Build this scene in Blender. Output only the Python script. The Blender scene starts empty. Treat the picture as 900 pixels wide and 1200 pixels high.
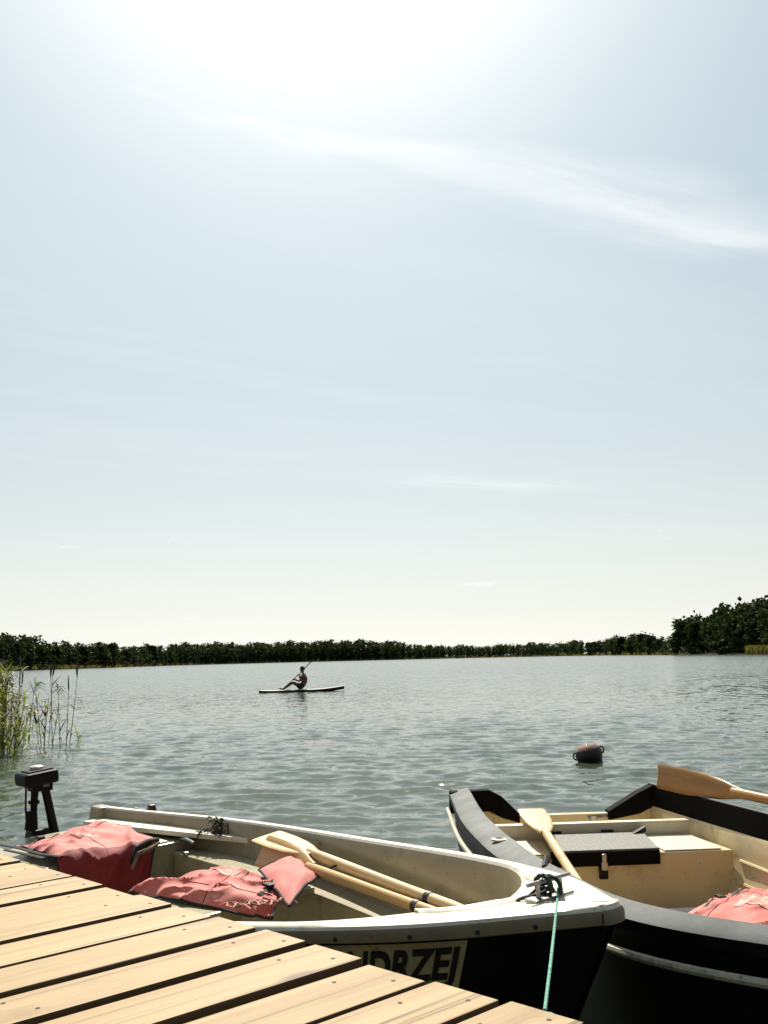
import bpy, bmesh, math, random
import numpy as np
from mathutils import Vector, Matrix, Euler
from mathutils import noise as mnoise
R = math.radians
rng = np.random.default_rng(7)
random.seed(7)
scn = bpy.context.scene
C = scn.collection

# ---------------------------------------------------------------- camera
F, HY, ROLL, H = 1150.0, 772.0, 0.024, 1.22      # focal length and horizon row for a 900x1200 picture, eye height above the water
PITCH = math.atan((HY - 600) / F)
cam = bpy.data.cameras.new('camera')
cam.sensor_fit = 'HORIZONTAL'; cam.sensor_width = 36.0; cam.lens = 36.0 * F / 900
cam.clip_start = 0.05; cam.clip_end = 20000
camo = bpy.data.objects.new('camera', cam); C.objects.link(camo)
camo.matrix_world = Matrix.Translation((0, 0, H)) @ Matrix.Rotation(R(90) + PITCH, 4, 'X') @ Matrix.Rotation(-ROLL, 4, 'Z')
scn.camera = camo
scn.render.resolution_x = 768; scn.render.resolution_y = 1024

# ---------------------------------------------------------------- sky and sun
SKY_TINT, VEIL, CLOUD = (1.08, 1.13, 1.06, 1), (14.3, 14.1, 12.7), (13.2, 13.2, 12.9)
SUN_EL, SUN_AZ = 47.0, -4.0                      # azimuth clockwise from +Y (the view direction)
w = bpy.data.worlds.new('World'); scn.world = w; w.use_nodes = True
nt = w.node_tree; nt.nodes.clear()
def wn(t, **k):
    n = nt.nodes.new(t)
    for a, b in k.items(): setattr(n, a, b)
    return n
def wmath(op, a, b=None, c=None, clamp=False):
    n = wn('ShaderNodeMath', operation=op, use_clamp=clamp)
    for i, v in enumerate((a, b, c)):
        if v is None: continue
        if isinstance(v, (int, float)): n.inputs[i].default_value = v
        else: nt.links.new(v, n.inputs[i])
    return n.outputs[0]
sky = wn('ShaderNodeTexSky', sky_type='NISHITA', sun_disc=False)
sky.sun_elevation = R(SUN_EL); sky.sun_rotation = R(SUN_AZ)
sky.altitude = 100; sky.air_density = 0.8; sky.dust_density = 1.6; sky.ozone_density = 1.0
tc = wn('ShaderNodeTexCoord'); sep = wn('ShaderNodeSeparateXYZ'); nt.links.new(tc.outputs['Generated'], sep.inputs[0])
# thin summer haze whitens the sky towards the horizon all the way round, brighter on the sun's side as haze scatters forward
z = sep.outputs['Z']
zz = wmath('MAXIMUM', z, 0.0)
dotn = wn('ShaderNodeVectorMath', operation='DOT_PRODUCT'); nt.links.new(tc.outputs['Generated'], dotn.inputs[0])
dotn.inputs[1].default_value = (math.sin(R(SUN_AZ)) * math.cos(R(SUN_EL)), math.cos(R(SUN_AZ)) * math.cos(R(SUN_EL)), math.sin(R(SUN_EL)))
cosS = dotn.outputs['Value']
phase = wmath('ADD', 0.20, wmath('MULTIPLY', wmath('POWER', wmath('MULTIPLY', wmath('ADD', cosS, 1.0), 0.5), 1.6), 0.95))
tint = wn('ShaderNodeMix', data_type='RGBA', blend_type='MULTIPLY'); tint.inputs[0].default_value = 1.0; tint.inputs[7].default_value = SKY_TINT
nt.links.new(sky.outputs[0], tint.inputs[6])
veil = wmath('POWER', 2.718, wmath('MULTIPLY', zz, -7.0))
veil = wmath('ADD', wmath('MULTIPLY', veil, 0.88), 0.06)
vcol = wn('ShaderNodeVectorMath', operation='SCALE'); vcol.inputs[0].default_value = VEIL; nt.links.new(phase, vcol.inputs['Scale'])
mixv = wn('ShaderNodeMix', data_type='RGBA')
hz = wn('ShaderNodeMix', data_type='RGBA'); hz.inputs[0].default_value = 0.62; hz.inputs[7].default_value = (6.3, 8.1, 9.1, 1); nt.links.new(tint.outputs[2], hz.inputs[6])
tsc = wn('ShaderNodeVectorMath', operation='SCALE'); nt.links.new(hz.outputs[2], tsc.inputs[0]); nt.links.new(phase, tsc.inputs['Scale'])
nt.links.new(veil, mixv.inputs[0]); nt.links.new(tsc.outputs[0], mixv.inputs[6]); nt.links.new(vcol.outputs[0], mixv.inputs[7])
# streaks of cirrus: noise on the cloud plane, drawn out along the upper wind
zc = wmath('MAXIMUM', z, 0.03)
px_ = wmath('DIVIDE', sep.outputs['X'], zc); py_ = wmath('DIVIDE', sep.outputs['Y'], zc)
ca, sa = math.cos(R(27.4)), math.sin(R(27.4))
al = wmath('ADD', wmath('MULTIPLY', px_, ca), wmath('MULTIPLY', py_, sa))      # along the wind
ac = wmath('SUBTRACT', wmath('MULTIPLY', py_, ca), wmath('MULTIPLY', px_, sa)) # across it
def smooth(v, lo, hi):
    mr = wn('ShaderNodeMapRange', clamp=True); mr.interpolation_type = 'SMOOTHSTEP'
    mr.inputs['From Min'].default_value = lo; mr.inputs['From Max'].default_value = hi; nt.links.new(v, mr.inputs['Value']); return mr.outputs[0]
def cirrus(sx, sy, off, lo, hi, detail):
    cb = wn('ShaderNodeCombineXYZ'); nt.links.new(wmath('MULTIPLY', al, sx), cb.inputs[0]); nt.links.new(wmath('MULTIPLY', ac, sy), cb.inputs[1]); cb.inputs[2].default_value = off
    ns = wn('ShaderNodeTexNoise'); ns.inputs['Scale'].default_value = 1.0; ns.inputs['Detail'].default_value = detail; ns.inputs['Roughness'].default_value = 0.58; ns.inputs['Distortion'].default_value = 0.35
    nt.links.new(cb.outputs[0], ns.inputs['Vector'])
    return smooth(ns.outputs['Fac'], lo, hi)
c1 = cirrus(0.5, 1.6, 3.1, 0.52, 0.80, 6)
c2 = cirrus(0.10, 0.40, 9.4, 0.48, 0.80, 7)
wob = cirrus(1.6, 1.6, 1.7, 0.2, 0.8, 5)
def streamer(centre, width, a0, a1, a2, a3, off):
    b = wmath('ABSOLUTE', wmath('SUBTRACT', wmath('ADD', ac, wmath('MULTIPLY', wob, width * 0.8)), centre + width * 0.4))
    b = wmath('SUBTRACT', 1.0, wmath('DIVIDE', b, width), clamp=True)
    b = wmath('MULTIPLY', wmath('POWER', b, 1.4), cirrus(1.3, 7.0, off, 0.22, 0.72, 7))
    return wmath('MULTIPLY', b, wmath('MULTIPLY', smooth(al, a0, a1), wmath('SUBTRACT', 1.0, smooth(al, a2, a3))))
band = wmath('ADD', streamer(1.605, 0.20, 0.05, 0.55, 1.9, 3.0, 5.2), streamer(4.80, 0.22, 2.55, 2.8, 3.3, 3.9, 2.2))
cl = wmath('ADD', wmath('ADD', wmath('MULTIPLY', c1, 0.14), wmath('MULTIPLY', c2, 0.16)), wmath('MULTIPLY', band, 0.60), clamp=True)
pn = wn('ShaderNodeTexNoise'); pn.inputs['Scale'].default_value = 1.0; pn.inputs['Detail'].default_value = 4
pv = wn('ShaderNodeMapping'); pv.inputs['Scale'].default_value = (13, 13, 46); pv.inputs['Location'].default_value = (3.3, 1.2, 0.4); nt.links.new(tc.outputs['Generated'], pv.inputs[0]); nt.links.new(pv.outputs[0], pn.inputs['Vector'])
puff = wmath('MULTIPLY', smooth(pn.outputs['Fac'], 0.66, 0.74), wmath('MULTIPLY', smooth(z, 0.03, 0.06), wmath('SUBTRACT', 1.0, smooth(z, 0.13, 0.19))))
cl = wmath('ADD', cl, wmath('MULTIPLY', puff, 0.7), clamp=True)
aur = wmath('MULTIPLY', wmath('POWER', wmath('MAXIMUM', cosS, 0.0), 34.0), 1.5, clamp=True)
cl = wmath('MAXIMUM', cl, aur)
ccol = wn('ShaderNodeVectorMath', operation='SCALE'); ccol.inputs[0].default_value = CLOUD; nt.links.new(phase, ccol.inputs['Scale'])
mixc = wn('ShaderNodeMix', data_type='RGBA'); nt.links.new(ccol.outputs[0], mixc.inputs[7])
nt.links.new(cl, mixc.inputs[0]); nt.links.new(mixv.outputs[2], mixc.inputs[6])
bg = wn('ShaderNodeBackground'); bg.inputs['Strength'].default_value = 0.05
nt.links.new(mixc.outputs[2], bg.inputs['Color'])
out = wn('ShaderNodeOutputWorld'); nt.links.new(bg.outputs[0], out.inputs['Surface'])

sl = bpy.data.lights.new('sun', 'SUN'); sl.energy = 5.0; sl.angle = R(0.53); sl.color = (1.0, 0.925, 0.79)
so = bpy.data.objects.new('sun', sl); C.objects.link(so)
sd = Vector((math.sin(R(SUN_AZ)) * math.cos(R(SUN_EL)), math.cos(R(SUN_AZ)) * math.cos(R(SUN_EL)), math.sin(R(SUN_EL))))
so.rotation_euler = sd.to_track_quat('Z', 'Y').to_euler(); so.location = (0, 0, 30)
vs = scn.view_settings
vs.view_transform = 'Standard'; vs.look = 'None'; vs.exposure = 0.69; vs.gamma = 1.0; vs.use_curve_mapping = False

# ---------------------------------------------------------------- pixel helpers (a pixel is a direction; the plane it meets gives the place)
def ray(px, py):
    X = (px - 450) / F; Y = -(py - 600) / F; c, s = math.cos(ROLL), math.sin(ROLL)
    X, Y = c * X + s * Y, -s * X + c * Y
    cp, sp = math.cos(PITCH), math.sin(PITCH)
    return Vector((X, cp - Y * sp, sp + Y * cp))
def at(px, py, z=0.0):
    d = ray(px, py); return Vector((0, 0, H)) + d * ((z - H) / d.z)
def yh(px): return HY - ROLL * (px - 450)

# ---------------------------------------------------------------- mesh helpers
def link(name, me, mat=None, parent=None, smooth=False):
    o = bpy.data.objects.new(name, me); C.objects.link(o)
    if mat is not None and len(me.materials) == 0: me.materials.append(mat)
    if smooth:
        for p in me.polygons: p.use_smooth = True
    if parent is not None: o.parent = parent
    return o
def tag(o, label=None, cat=None, group=None, kind=None):
    if label: o['label'] = label
    if cat: o['category'] = cat
    if group: o['group'] = group
    if kind: o['kind'] = kind
    return o
def thing(name, label, cat, loc=(0, 0, 0), rot=(0, 0, 0), group=None):
    o = bpy.data.objects.new(name, None); C.objects.link(o); o.empty_display_size = 0.1
    o.location = loc; o.rotation_euler = rot
    return tag(o, label, cat, group)
class MB:
    def __init__(s): s.v = []; s.f = []
    def add(s, vs, fs):
        k = len(s.v); s.v += [tuple(map(float, p)) for p in vs]; s.f += [tuple(i + k for i in f) for f in fs]; return s
    def box(s, c, d, rot=None, top=1.0):
        c = Vector(c); hx, hy, hz = d[0] / 2, d[1] / 2, d[2] / 2
        P = []
        for sz in (-1, 1):
            k = top if sz > 0 else 1.0
            for sx, sy in ((-1, -1), (1, -1), (1, 1), (-1, 1)):
                p = Vector((sx * hx * k, sy * hy * k, sz * hz))
                if rot is not None: p = rot @ p
                P.append(c + p)
        return s.add(P, [(3, 2, 1, 0), (4, 5, 6, 7), (0, 1, 5, 4), (1, 2, 6, 5), (2, 3, 7, 6), (3, 0, 4, 7)])
    def tube(s, pts, r, n=10, cap=True, flat=None):
        pts = [Vector(p) for p in pts]; m = len(pts)
        if not hasattr(r, '__len__'): r = [r] * m
        up = None; rings = []
        for i, p in enumerate(pts):
            t = (pts[min(i + 1, m - 1)] - pts[max(i - 1, 0)]).normalized()
            if up is None:
                up = Vector((0, 0, 1)) if abs(t.z) < 0.9 else Vector((1, 0, 0))
            a = t.cross(up)
            if a.length < 1e-6: a = t.cross(Vector((0, 1, 0)))
            a.normalize(); b = a.cross(t).normalized(); up = b
            ra = r[i]; rb = ra if flat is None else flat[i]
            rings.append([p + a * math.cos(2 * math.pi * k / n) * ra + b * math.sin(2 * math.pi * k / n) * rb for k in range(n)])
        V = [q for rr in rings for q in rr]; Fc = []
        for i in range(m - 1):
            for k in range(n): Fc.append((i * n + k, i * n + (k + 1) % n, (i + 1) * n + (k + 1) % n, (i + 1) * n + k))
        if cap: Fc.append(tuple(range(n - 1, -1, -1))); Fc.append(tuple((m - 1) * n + k for k in range(n)))
        return s.add(V, Fc)
    def grid(s, rows, flip=False, closed=False):
        n = len(rows[0]); V = [p for r_ in rows for p in r_]; Fc = []
        for i in range(len(rows) - 1):
            for k in range(n if closed else n - 1):
                q = (i * n + k, i * n + (k + 1) % n, (i + 1) * n + (k + 1) % n, (i + 1) * n + k)
                Fc.append(q[::-1] if flip else q)
        return s.add(V, Fc)
    def lathe(s, prof, n=20, M=None):
        rows = []
        for (rr, zz_) in prof:
            row = [Vector((rr * math.cos(2 * math.pi * k / n), rr * math.sin(2 * math.pi * k / n), zz_)) for k in range(n)]
            rows.append([M @ p for p in row] if M is not None else row)
        return s.grid(rows, closed=True)
    def prism(s, poly, d, flip=False):      # poly: list of 3D points, d: extrusion vector
        n = len(poly); d = Vector(d); P = [Vector(p) for p in poly]
        Fc = [tuple(range(n)), tuple(range(2 * n - 1, n - 1, -1))]
        for i in range(n): Fc.append((i, (i + 1) % n, n + (i + 1) % n, n + i)[::-1])
        return s.add(P + [p + d for p in P], Fc)
    def mesh(s, name='m', bevel=0.0, seg=2, recalc=True, sub=Vector((0, 0, 0))):
        me = bpy.data.meshes.new(name)
        me.from_pydata([(x - sub.x, y - sub.y, z_ - sub.z) for x, y, z_ in s.v], [], s.f)
        if recalc or bevel:
            bm = bmesh.new(); bm.from_mesh(me)
            if recalc: bmesh.ops.recalc_face_normals(bm, faces=bm.faces)
            if bevel:
                ed = [e for e in bm.edges if len(e.link_faces) == 2 and e.calc_face_angle(0) > 0.5]
                bmesh.ops.bevel(bm, geom=ed, offset=bevel, segments=seg, affect='EDGES', profile=0.6)
            bm.to_mesh(me); bm.free()
        return me
    def build(s, name, mat, parent=None, smooth=False, bevel=0.0, seg=2, sub=Vector((0, 0, 0)), recalc=True):
        o = link(name, s.mesh(name, bevel, seg, recalc, sub), mat, parent, False)
        if smooth:
            me = o.data
            for p in me.polygons: p.use_smooth = True
            try: me.set_sharp_from_angle(angle=R(40))
            except Exception: pass
        return o
def spl(xs, ys, x):
    xs = np.array(xs, float); ys = np.array(ys, float); m = np.gradient(ys, xs)
    i = np.clip(np.searchsorted(xs, x) - 1, 0, len(xs) - 2); h = xs[i + 1] - xs[i]; t = (x - xs[i]) / h
    return (2*t**3 - 3*t**2 + 1) * ys[i] + (t**3 - 2*t**2 + t) * h * m[i] + (-2*t**3 + 3*t**2) * ys[i+1] + (t**3 - t**2) * h * m[i+1]

# ---------------------------------------------------------------- materials
MATS = {}
def mat(name, col, rough=0.6, metal=0.0, var=0.0, var_scale=6.0, col2=None, bump=0.0, bump_scale=40.0, spec=0.5, coat=0.0, stain=None, stain_scale=3.0, stain_lo=0.55, stain_hi=0.75, stretch=None, speck=None, objrand=0.0, trans=0.0, sheen=0.0):
    m = bpy.data.materials.new(name); m.use_nodes = True; t = m.node_tree; b = t.nodes['Principled BSDF']
    b.inputs['Roughness'].default_value = rough; b.inputs['Metallic'].default_value = metal
    b.inputs['Specular IOR Level'].default_value = spec
    if coat: b.inputs['Coat Weight'].default_value = coat; b.inputs['Coat Roughness'].default_value = 0.12
    if sheen: b.inputs['Sheen Weight'].default_value = sheen
    b.inputs['Base Color'].default_value = (*col, 1)
    tcn = t.nodes.new('ShaderNodeTexCoord'); vec = tcn.outputs['Object']
    if stretch:
        mp = t.nodes.new('ShaderNodeMapping'); mp.inputs['Scale'].default_value = stretch; t.links.new(vec, mp.inputs[0]); vec = mp.outputs[0]
    def noise(sc, det=5, ro=0.6):
        n = t.nodes.new('ShaderNodeTexNoise'); n.inputs['Scale'].default_value = sc; n.inputs['Detail'].default_value = det; n.inputs['Roughness'].default_value = ro
        t.links.new(vec, n.inputs['Vector']); return n.outputs['Fac']
    cur = None
    if var or col2:
        c2 = col2 if col2 else tuple(max(0, c * (1 - var)) for c in col)
        mx = t.nodes.new('ShaderNodeMix'); mx.data_type = 'RGBA'; mx.inputs[6].default_value = (*col, 1); mx.inputs[7].default_value = (*c2, 1)
        mr = t.nodes.new('ShaderNodeMapRange'); mr.inputs['From Min'].default_value = 0.35; mr.inputs['From Max'].default_value = 0.65
        t.links.new(noise(var_scale), mr.inputs['Value']); t.links.new(mr.outputs[0], mx.inputs[0]); cur = mx.outputs[2]
    if stain:
        mx = t.nodes.new('ShaderNodeMix'); mx.data_type = 'RGBA'; mx.inputs[7].default_value = (*stain, 1)
        if cur is not None: t.links.new(cur, mx.inputs[6])
        else: mx.inputs[6].default_value = (*col, 1)
        mr = t.nodes.new('ShaderNodeMapRange'); mr.inputs['From Min'].default_value = stain_lo; mr.inputs['From Max'].default_value = stain_hi
        t.links.new(noise(stain_scale, 8, 0.7), mr.inputs['Value']); t.links.new(mr.outputs[0], mx.inputs[0]); cur = mx.outputs[2]
    if speck:
        mx = t.nodes.new('ShaderNodeMix'); mx.data_type = 'RGBA'; mx.inputs[7].default_value = (*speck, 1); t.links.new(cur, mx.inputs[6])
        n_ = t.nodes.new('ShaderNodeTexNoise'); n_.inputs['Scale'].default_value = 42; n_.inputs['Detail'].default_value = 3; n_.inputs['Distortion'].default_value = 1.5
        t.links.new(vec, n_.inputs['Vector'])
        mr = t.nodes.new('ShaderNodeMapRange'); mr.inputs['From Min'].default_value = 0.68; mr.inputs['From Max'].default_value = 0.74; mr.inputs['To Max'].default_value = 0.75
        t.links.new(n_.outputs[0], mr.inputs['Value'])
        mp_ = t.nodes.new('ShaderNodeMapping'); mp_.inputs['Scale'].default_value = (6, 120, 60); mp_.inputs['Rotation'].default_value = (.3, .2, .5); t.links.new(vec, mp_.inputs[0])
        n2_ = t.nodes.new('ShaderNodeTexNoise'); n2_.inputs['Scale'].default_value = 1; n2_.inputs['Detail'].default_value = 2; t.links.new(mp_.outputs[0], n2_.inputs['Vector'])
        mr2 = t.nodes.new('ShaderNodeMapRange'); mr2.inputs['From Min'].default_value = 0.70; mr2.inputs['From Max'].default_value = 0.76; mr2.inputs['To Max'].default_value = 0.6; t.links.new(n2_.outputs[0], mr2.inputs['Value'])
        mm_ = t.nodes.new('ShaderNodeMath'); mm_.operation = 'MAXIMUM'; t.links.new(mr.outputs[0], mm_.inputs[0]); t.links.new(mr2.outputs[0], mm_.inputs[1])
        t.links.new(mm_.outputs[0], mx.inputs[0]); cur = mx.outputs[2]
    if objrand:
        oi = t.nodes.new('ShaderNodeObjectInfo'); hs = t.nodes.new('ShaderNodeHueSaturation')
        mr = t.nodes.new('ShaderNodeMapRange'); mr.inputs['To Min'].default_value = 1 - objrand; mr.inputs['To Max'].default_value = 1 + objrand
        t.links.new(oi.outputs['Random'], mr.inputs['Value']); t.links.new(mr.outputs[0], hs.inputs['Value'])
        if cur is not None: t.links.new(cur, hs.inputs['Color'])
        else: hs.inputs['Color'].default_value = (*col, 1)
        cur = hs.outputs[0]
    if cur is not None: t.links.new(cur, b.inputs['Base Color'])
    if bump:
        bn = t.nodes.new('ShaderNodeBump'); bn.inputs['Strength'].default_value = 1.0; bn.inputs['Distance'].default_value = bump
        t.links.new(noise(bump_scale, 4, 0.6), bn.inputs['Height']); t.links.new(bn.outputs[0], b.inputs['Normal'])
    if trans:
        tr = t.nodes.new('ShaderNodeBsdfTranslucent'); tr.inputs['Color'].default_value = (col[0] * 1.6, col[1] * 1.5, col[2] * 0.8, 1)
        ms = t.nodes.new('ShaderNodeMixShader'); ms.inputs[0].default_value = trans
        o_ = t.nodes['Material Output']; t.links.new(b.outputs[0], ms.inputs[1]); t.links.new(tr.outputs[0], ms.inputs[2]); t.links.new(ms.outputs[0], o_.inputs['Surface'])
    MATS[name] = m
    return m
M_cream = mat('cream_gelcoat', (0.345, 0.305, 0.195), 0.30, var=0.2, var_scale=4, stain=(0.15, 0.115, 0.06), stain_scale=6, stain_lo=0.53, stain_hi=0.76, speck=(0.05, 0.035, 0.02), bump=0.0012, bump_scale=25)
M_rim = mat('white_gelcoat_rim', (0.70, 0.65, 0.52), 0.36, var=0.12, var_scale=9, stain=(0.34, 0.28, 0.18), stain_scale=12, stain_lo=0.55, stain_hi=0.8, speck=(0.08, 0.06, 0.04), bump=0.0008, bump_scale=30)
M_strip = mat('grey_cream_rub_strip', (0.25, 0.195, 0.12), 0.5, var=0.25, var_scale=12, stain=(0.10, 0.085, 0.06), stain_scale=18, stain_lo=0.58, stain_hi=0.75)
M_hullblk = mat('black_hull', (0.007, 0.007, 0.007), 0.45, var=0.4, var_scale=5, spec=0.12, stain=(0.035, 0.033, 0.03), stain_scale=9, stain_lo=0.66, stain_hi=0.85)
M_tan = mat('tan_gelcoat', (0.62, 0.50, 0.29), 0.38, var=0.16, var_scale=3.5, stain=(0.20, 0.14, 0.06), stain_scale=5, stain_lo=0.55, stain_hi=0.78, speck=(0.06, 0.04, 0.02), bump=0.001, bump_scale=25)
M_tanlt = mat('pale_tan_gelcoat', (0.66, 0.58, 0.42), 0.38, var=0.1, var_scale=6, stain=(0.30, 0.24, 0.14), stain_scale=12, stain_lo=0.62, stain_hi=0.8)
M_char = mat('charcoal_gelcoat', (0.20, 0.212, 0.208), 0.75, spec=0.15, var=0.35, var_scale=5, stain=(0.30, 0.30, 0.29), stain_scale=16, stain_lo=0.60, stain_hi=0.85, bump=0.0006, bump_scale=60)
M_coam = mat('black_coaming', (0.006, 0.0055, 0.005), 0.8, spec=0.06, var=0.3, var_scale=8, stain=(0.06, 0.055, 0.05), stain_scale=20, stain_lo=0.65, stain_hi=0.85)
M_lid = mat('charcoal_grip_lid', (0.11, 0.11, 0.10), 0.7, bump=0.002, bump_scale=260, stain=(0.30, 0.29, 0.26), stain_scale=90, stain_lo=0.45, stain_hi=0.75)
M_rubber = mat('black_rubber', (0.012, 0.012, 0.012), 0.5)
M_blackpl = mat('black_plastic', (0.005, 0.005, 0.005), 0.5, spec=0.15, stain=(0.02, 0.02, 0.019), stain_scale=30, stain_lo=0.6, stain_hi=0.8)
M_greypl = mat('grey_plastic_cap', (0.45, 0.45, 0.43), 0.35)
M_steel = mat('weathered_steel', (0.45, 0.44, 0.42), 0.35, metal=0.9, var=0.5, var_scale=40)
M_railcream = mat('cream_rub_rail', (0.52, 0.48, 0.36), 0.5, var=0.3, var_scale=25, stain=(0.12, 0.10, 0.07), stain_scale=35, stain_lo=0.55, stain_hi=0.7)
M_red = mat('faded_red_fabric', (0.50, 0.085, 0.07), 0.75, col2=(0.56, 0.14, 0.115), var=0.1, var_scale=7, stain=(0.72, 0.42, 0.36), stain_scale=9, stain_lo=0.58, stain_hi=0.8, bump=0.0015, bump_scale=160, sheen=0.25)
M_reddeep = mat('deep_red_seam_and_shade', (0.25, 0.015, 0.018), 0.75, var=0.3, var_scale=8, bump=0.0015, bump_scale=160)  # unfaded red for seams, darkened to hold the vest's front shade
M_print = mat('worn_white_print', (0.70, 0.50, 0.44), 0.8, stain=(0.62, 0.22, 0.18), stain_scale=60, stain_lo=0.40, stain_hi=0.52)
M_webbing = mat('black_webbing', (0.014, 0.012, 0.012), 0.85, bump=0.001, bump_scale=200)
M_foam = mat('brown_foam_edge', (0.25, 0.17, 0.10), 0.9, var=0.5, var_scale=25, bump=0.003, bump_scale=60)
M_ropeg = mat('green_rope', (0.04, 0.20, 0.14), 0.8, var=0.5, var_scale=120, col2=(0.18, 0.38, 0.30), bump=0.001, bump_scale=300)
M_roped = mat('dark_green_rope', (0.012, 0.028, 0.022), 0.75, bump=0.001, bump_scale=300)
M_plate = mat('cream_name_plate', (0.56, 0.45, 0.24), 0.5, var=0.25, var_scale=14, stain=(0.14, 0.11, 0.06), stain_scale=20, stain_lo=0.58, stain_hi=0.76)
M_letter = mat('black_letters', (0.008, 0.008, 0.008), 0.5)
M_screw = mat('dark_screw', (0.02, 0.014, 0.010), 0.7)
M_buoy = mat('faded_maroon_buoy', (0.014, 0.006, 0.005), 0.5, var=0.4, var_scale=12, stain=(0.12, 0.06, 0.045), stain_scale=16, stain_lo=0.62, stain_hi=0.78, bump=0.002, bump_scale=50)
M_buoytop = mat('sunlit_buoy_top', (0.20, 0.11, 0.08), 0.85, var=0.3, var_scale=14, stain=(0.15, 0.06, 0.04), stain_scale=18, stain_lo=0.58, stain_hi=0.72)  # paler than the body: sunlight on the top put into the colour
M_skin = mat('tanned_skin', (0.15, 0.075, 0.045), 0.5)
M_hair = mat('brown_hair', (0.05, 0.03, 0.02), 0.6)
M_shorts = mat('dark_swimwear', (0.015, 0.016, 0.02), 0.8)
M_board = mat('white_board_deck', (0.22, 0.215, 0.20), 0.5, var=0.2)
M_boardside = mat('dark_board_side', (0.02, 0.02, 0.022), 0.5)
M_shoe = mat('reddish_foot', (0.30, 0.10, 0.07), 0.6)
M_bark = mat('dark_bark', (0.055, 0.04, 0.03), 0.9, var=0.4, var_scale=3)
def leafmat(n, c, tr=0.15): return mat(n, c, 0.8, objrand=0.18, var=0.45, var_scale=0.35, trans=tr, spec=0.05)
M_leafs = [leafmat('dark_broadleaf_foliage', (0.030, 0.050, 0.018)), leafmat('olive_foliage', (0.050, 0.066, 0.022)), leafmat('pine_foliage', (0.018, 0.034, 0.016), 0.1), leafmat('light_green_foliage', (0.062, 0.088, 0.024))]
M_reed = mat('green_reed', (0.15, 0.19, 0.035), 0.55, var=0.5, var_scale=5, col2=(0.24, 0.22, 0.06), trans=0.4, objrand=0.2)
M_reedry = mat('dry_reed', (0.10, 0.085, 0.045), 0.7, var=0.4, var_scale=8, objrand=0.25)
M_shoregrass = mat('pale_shore_reeds', (0.20, 0.20, 0.07), 0.7, var=0.35, var_scale=0.5, trans=0.3)
M_ground = mat('meadow_ground', (0.022, 0.028, 0.012), 0.95, var=0.5, var_scale=0.05, col2=(0.035, 0.035, 0.016), spec=0.1)

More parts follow.
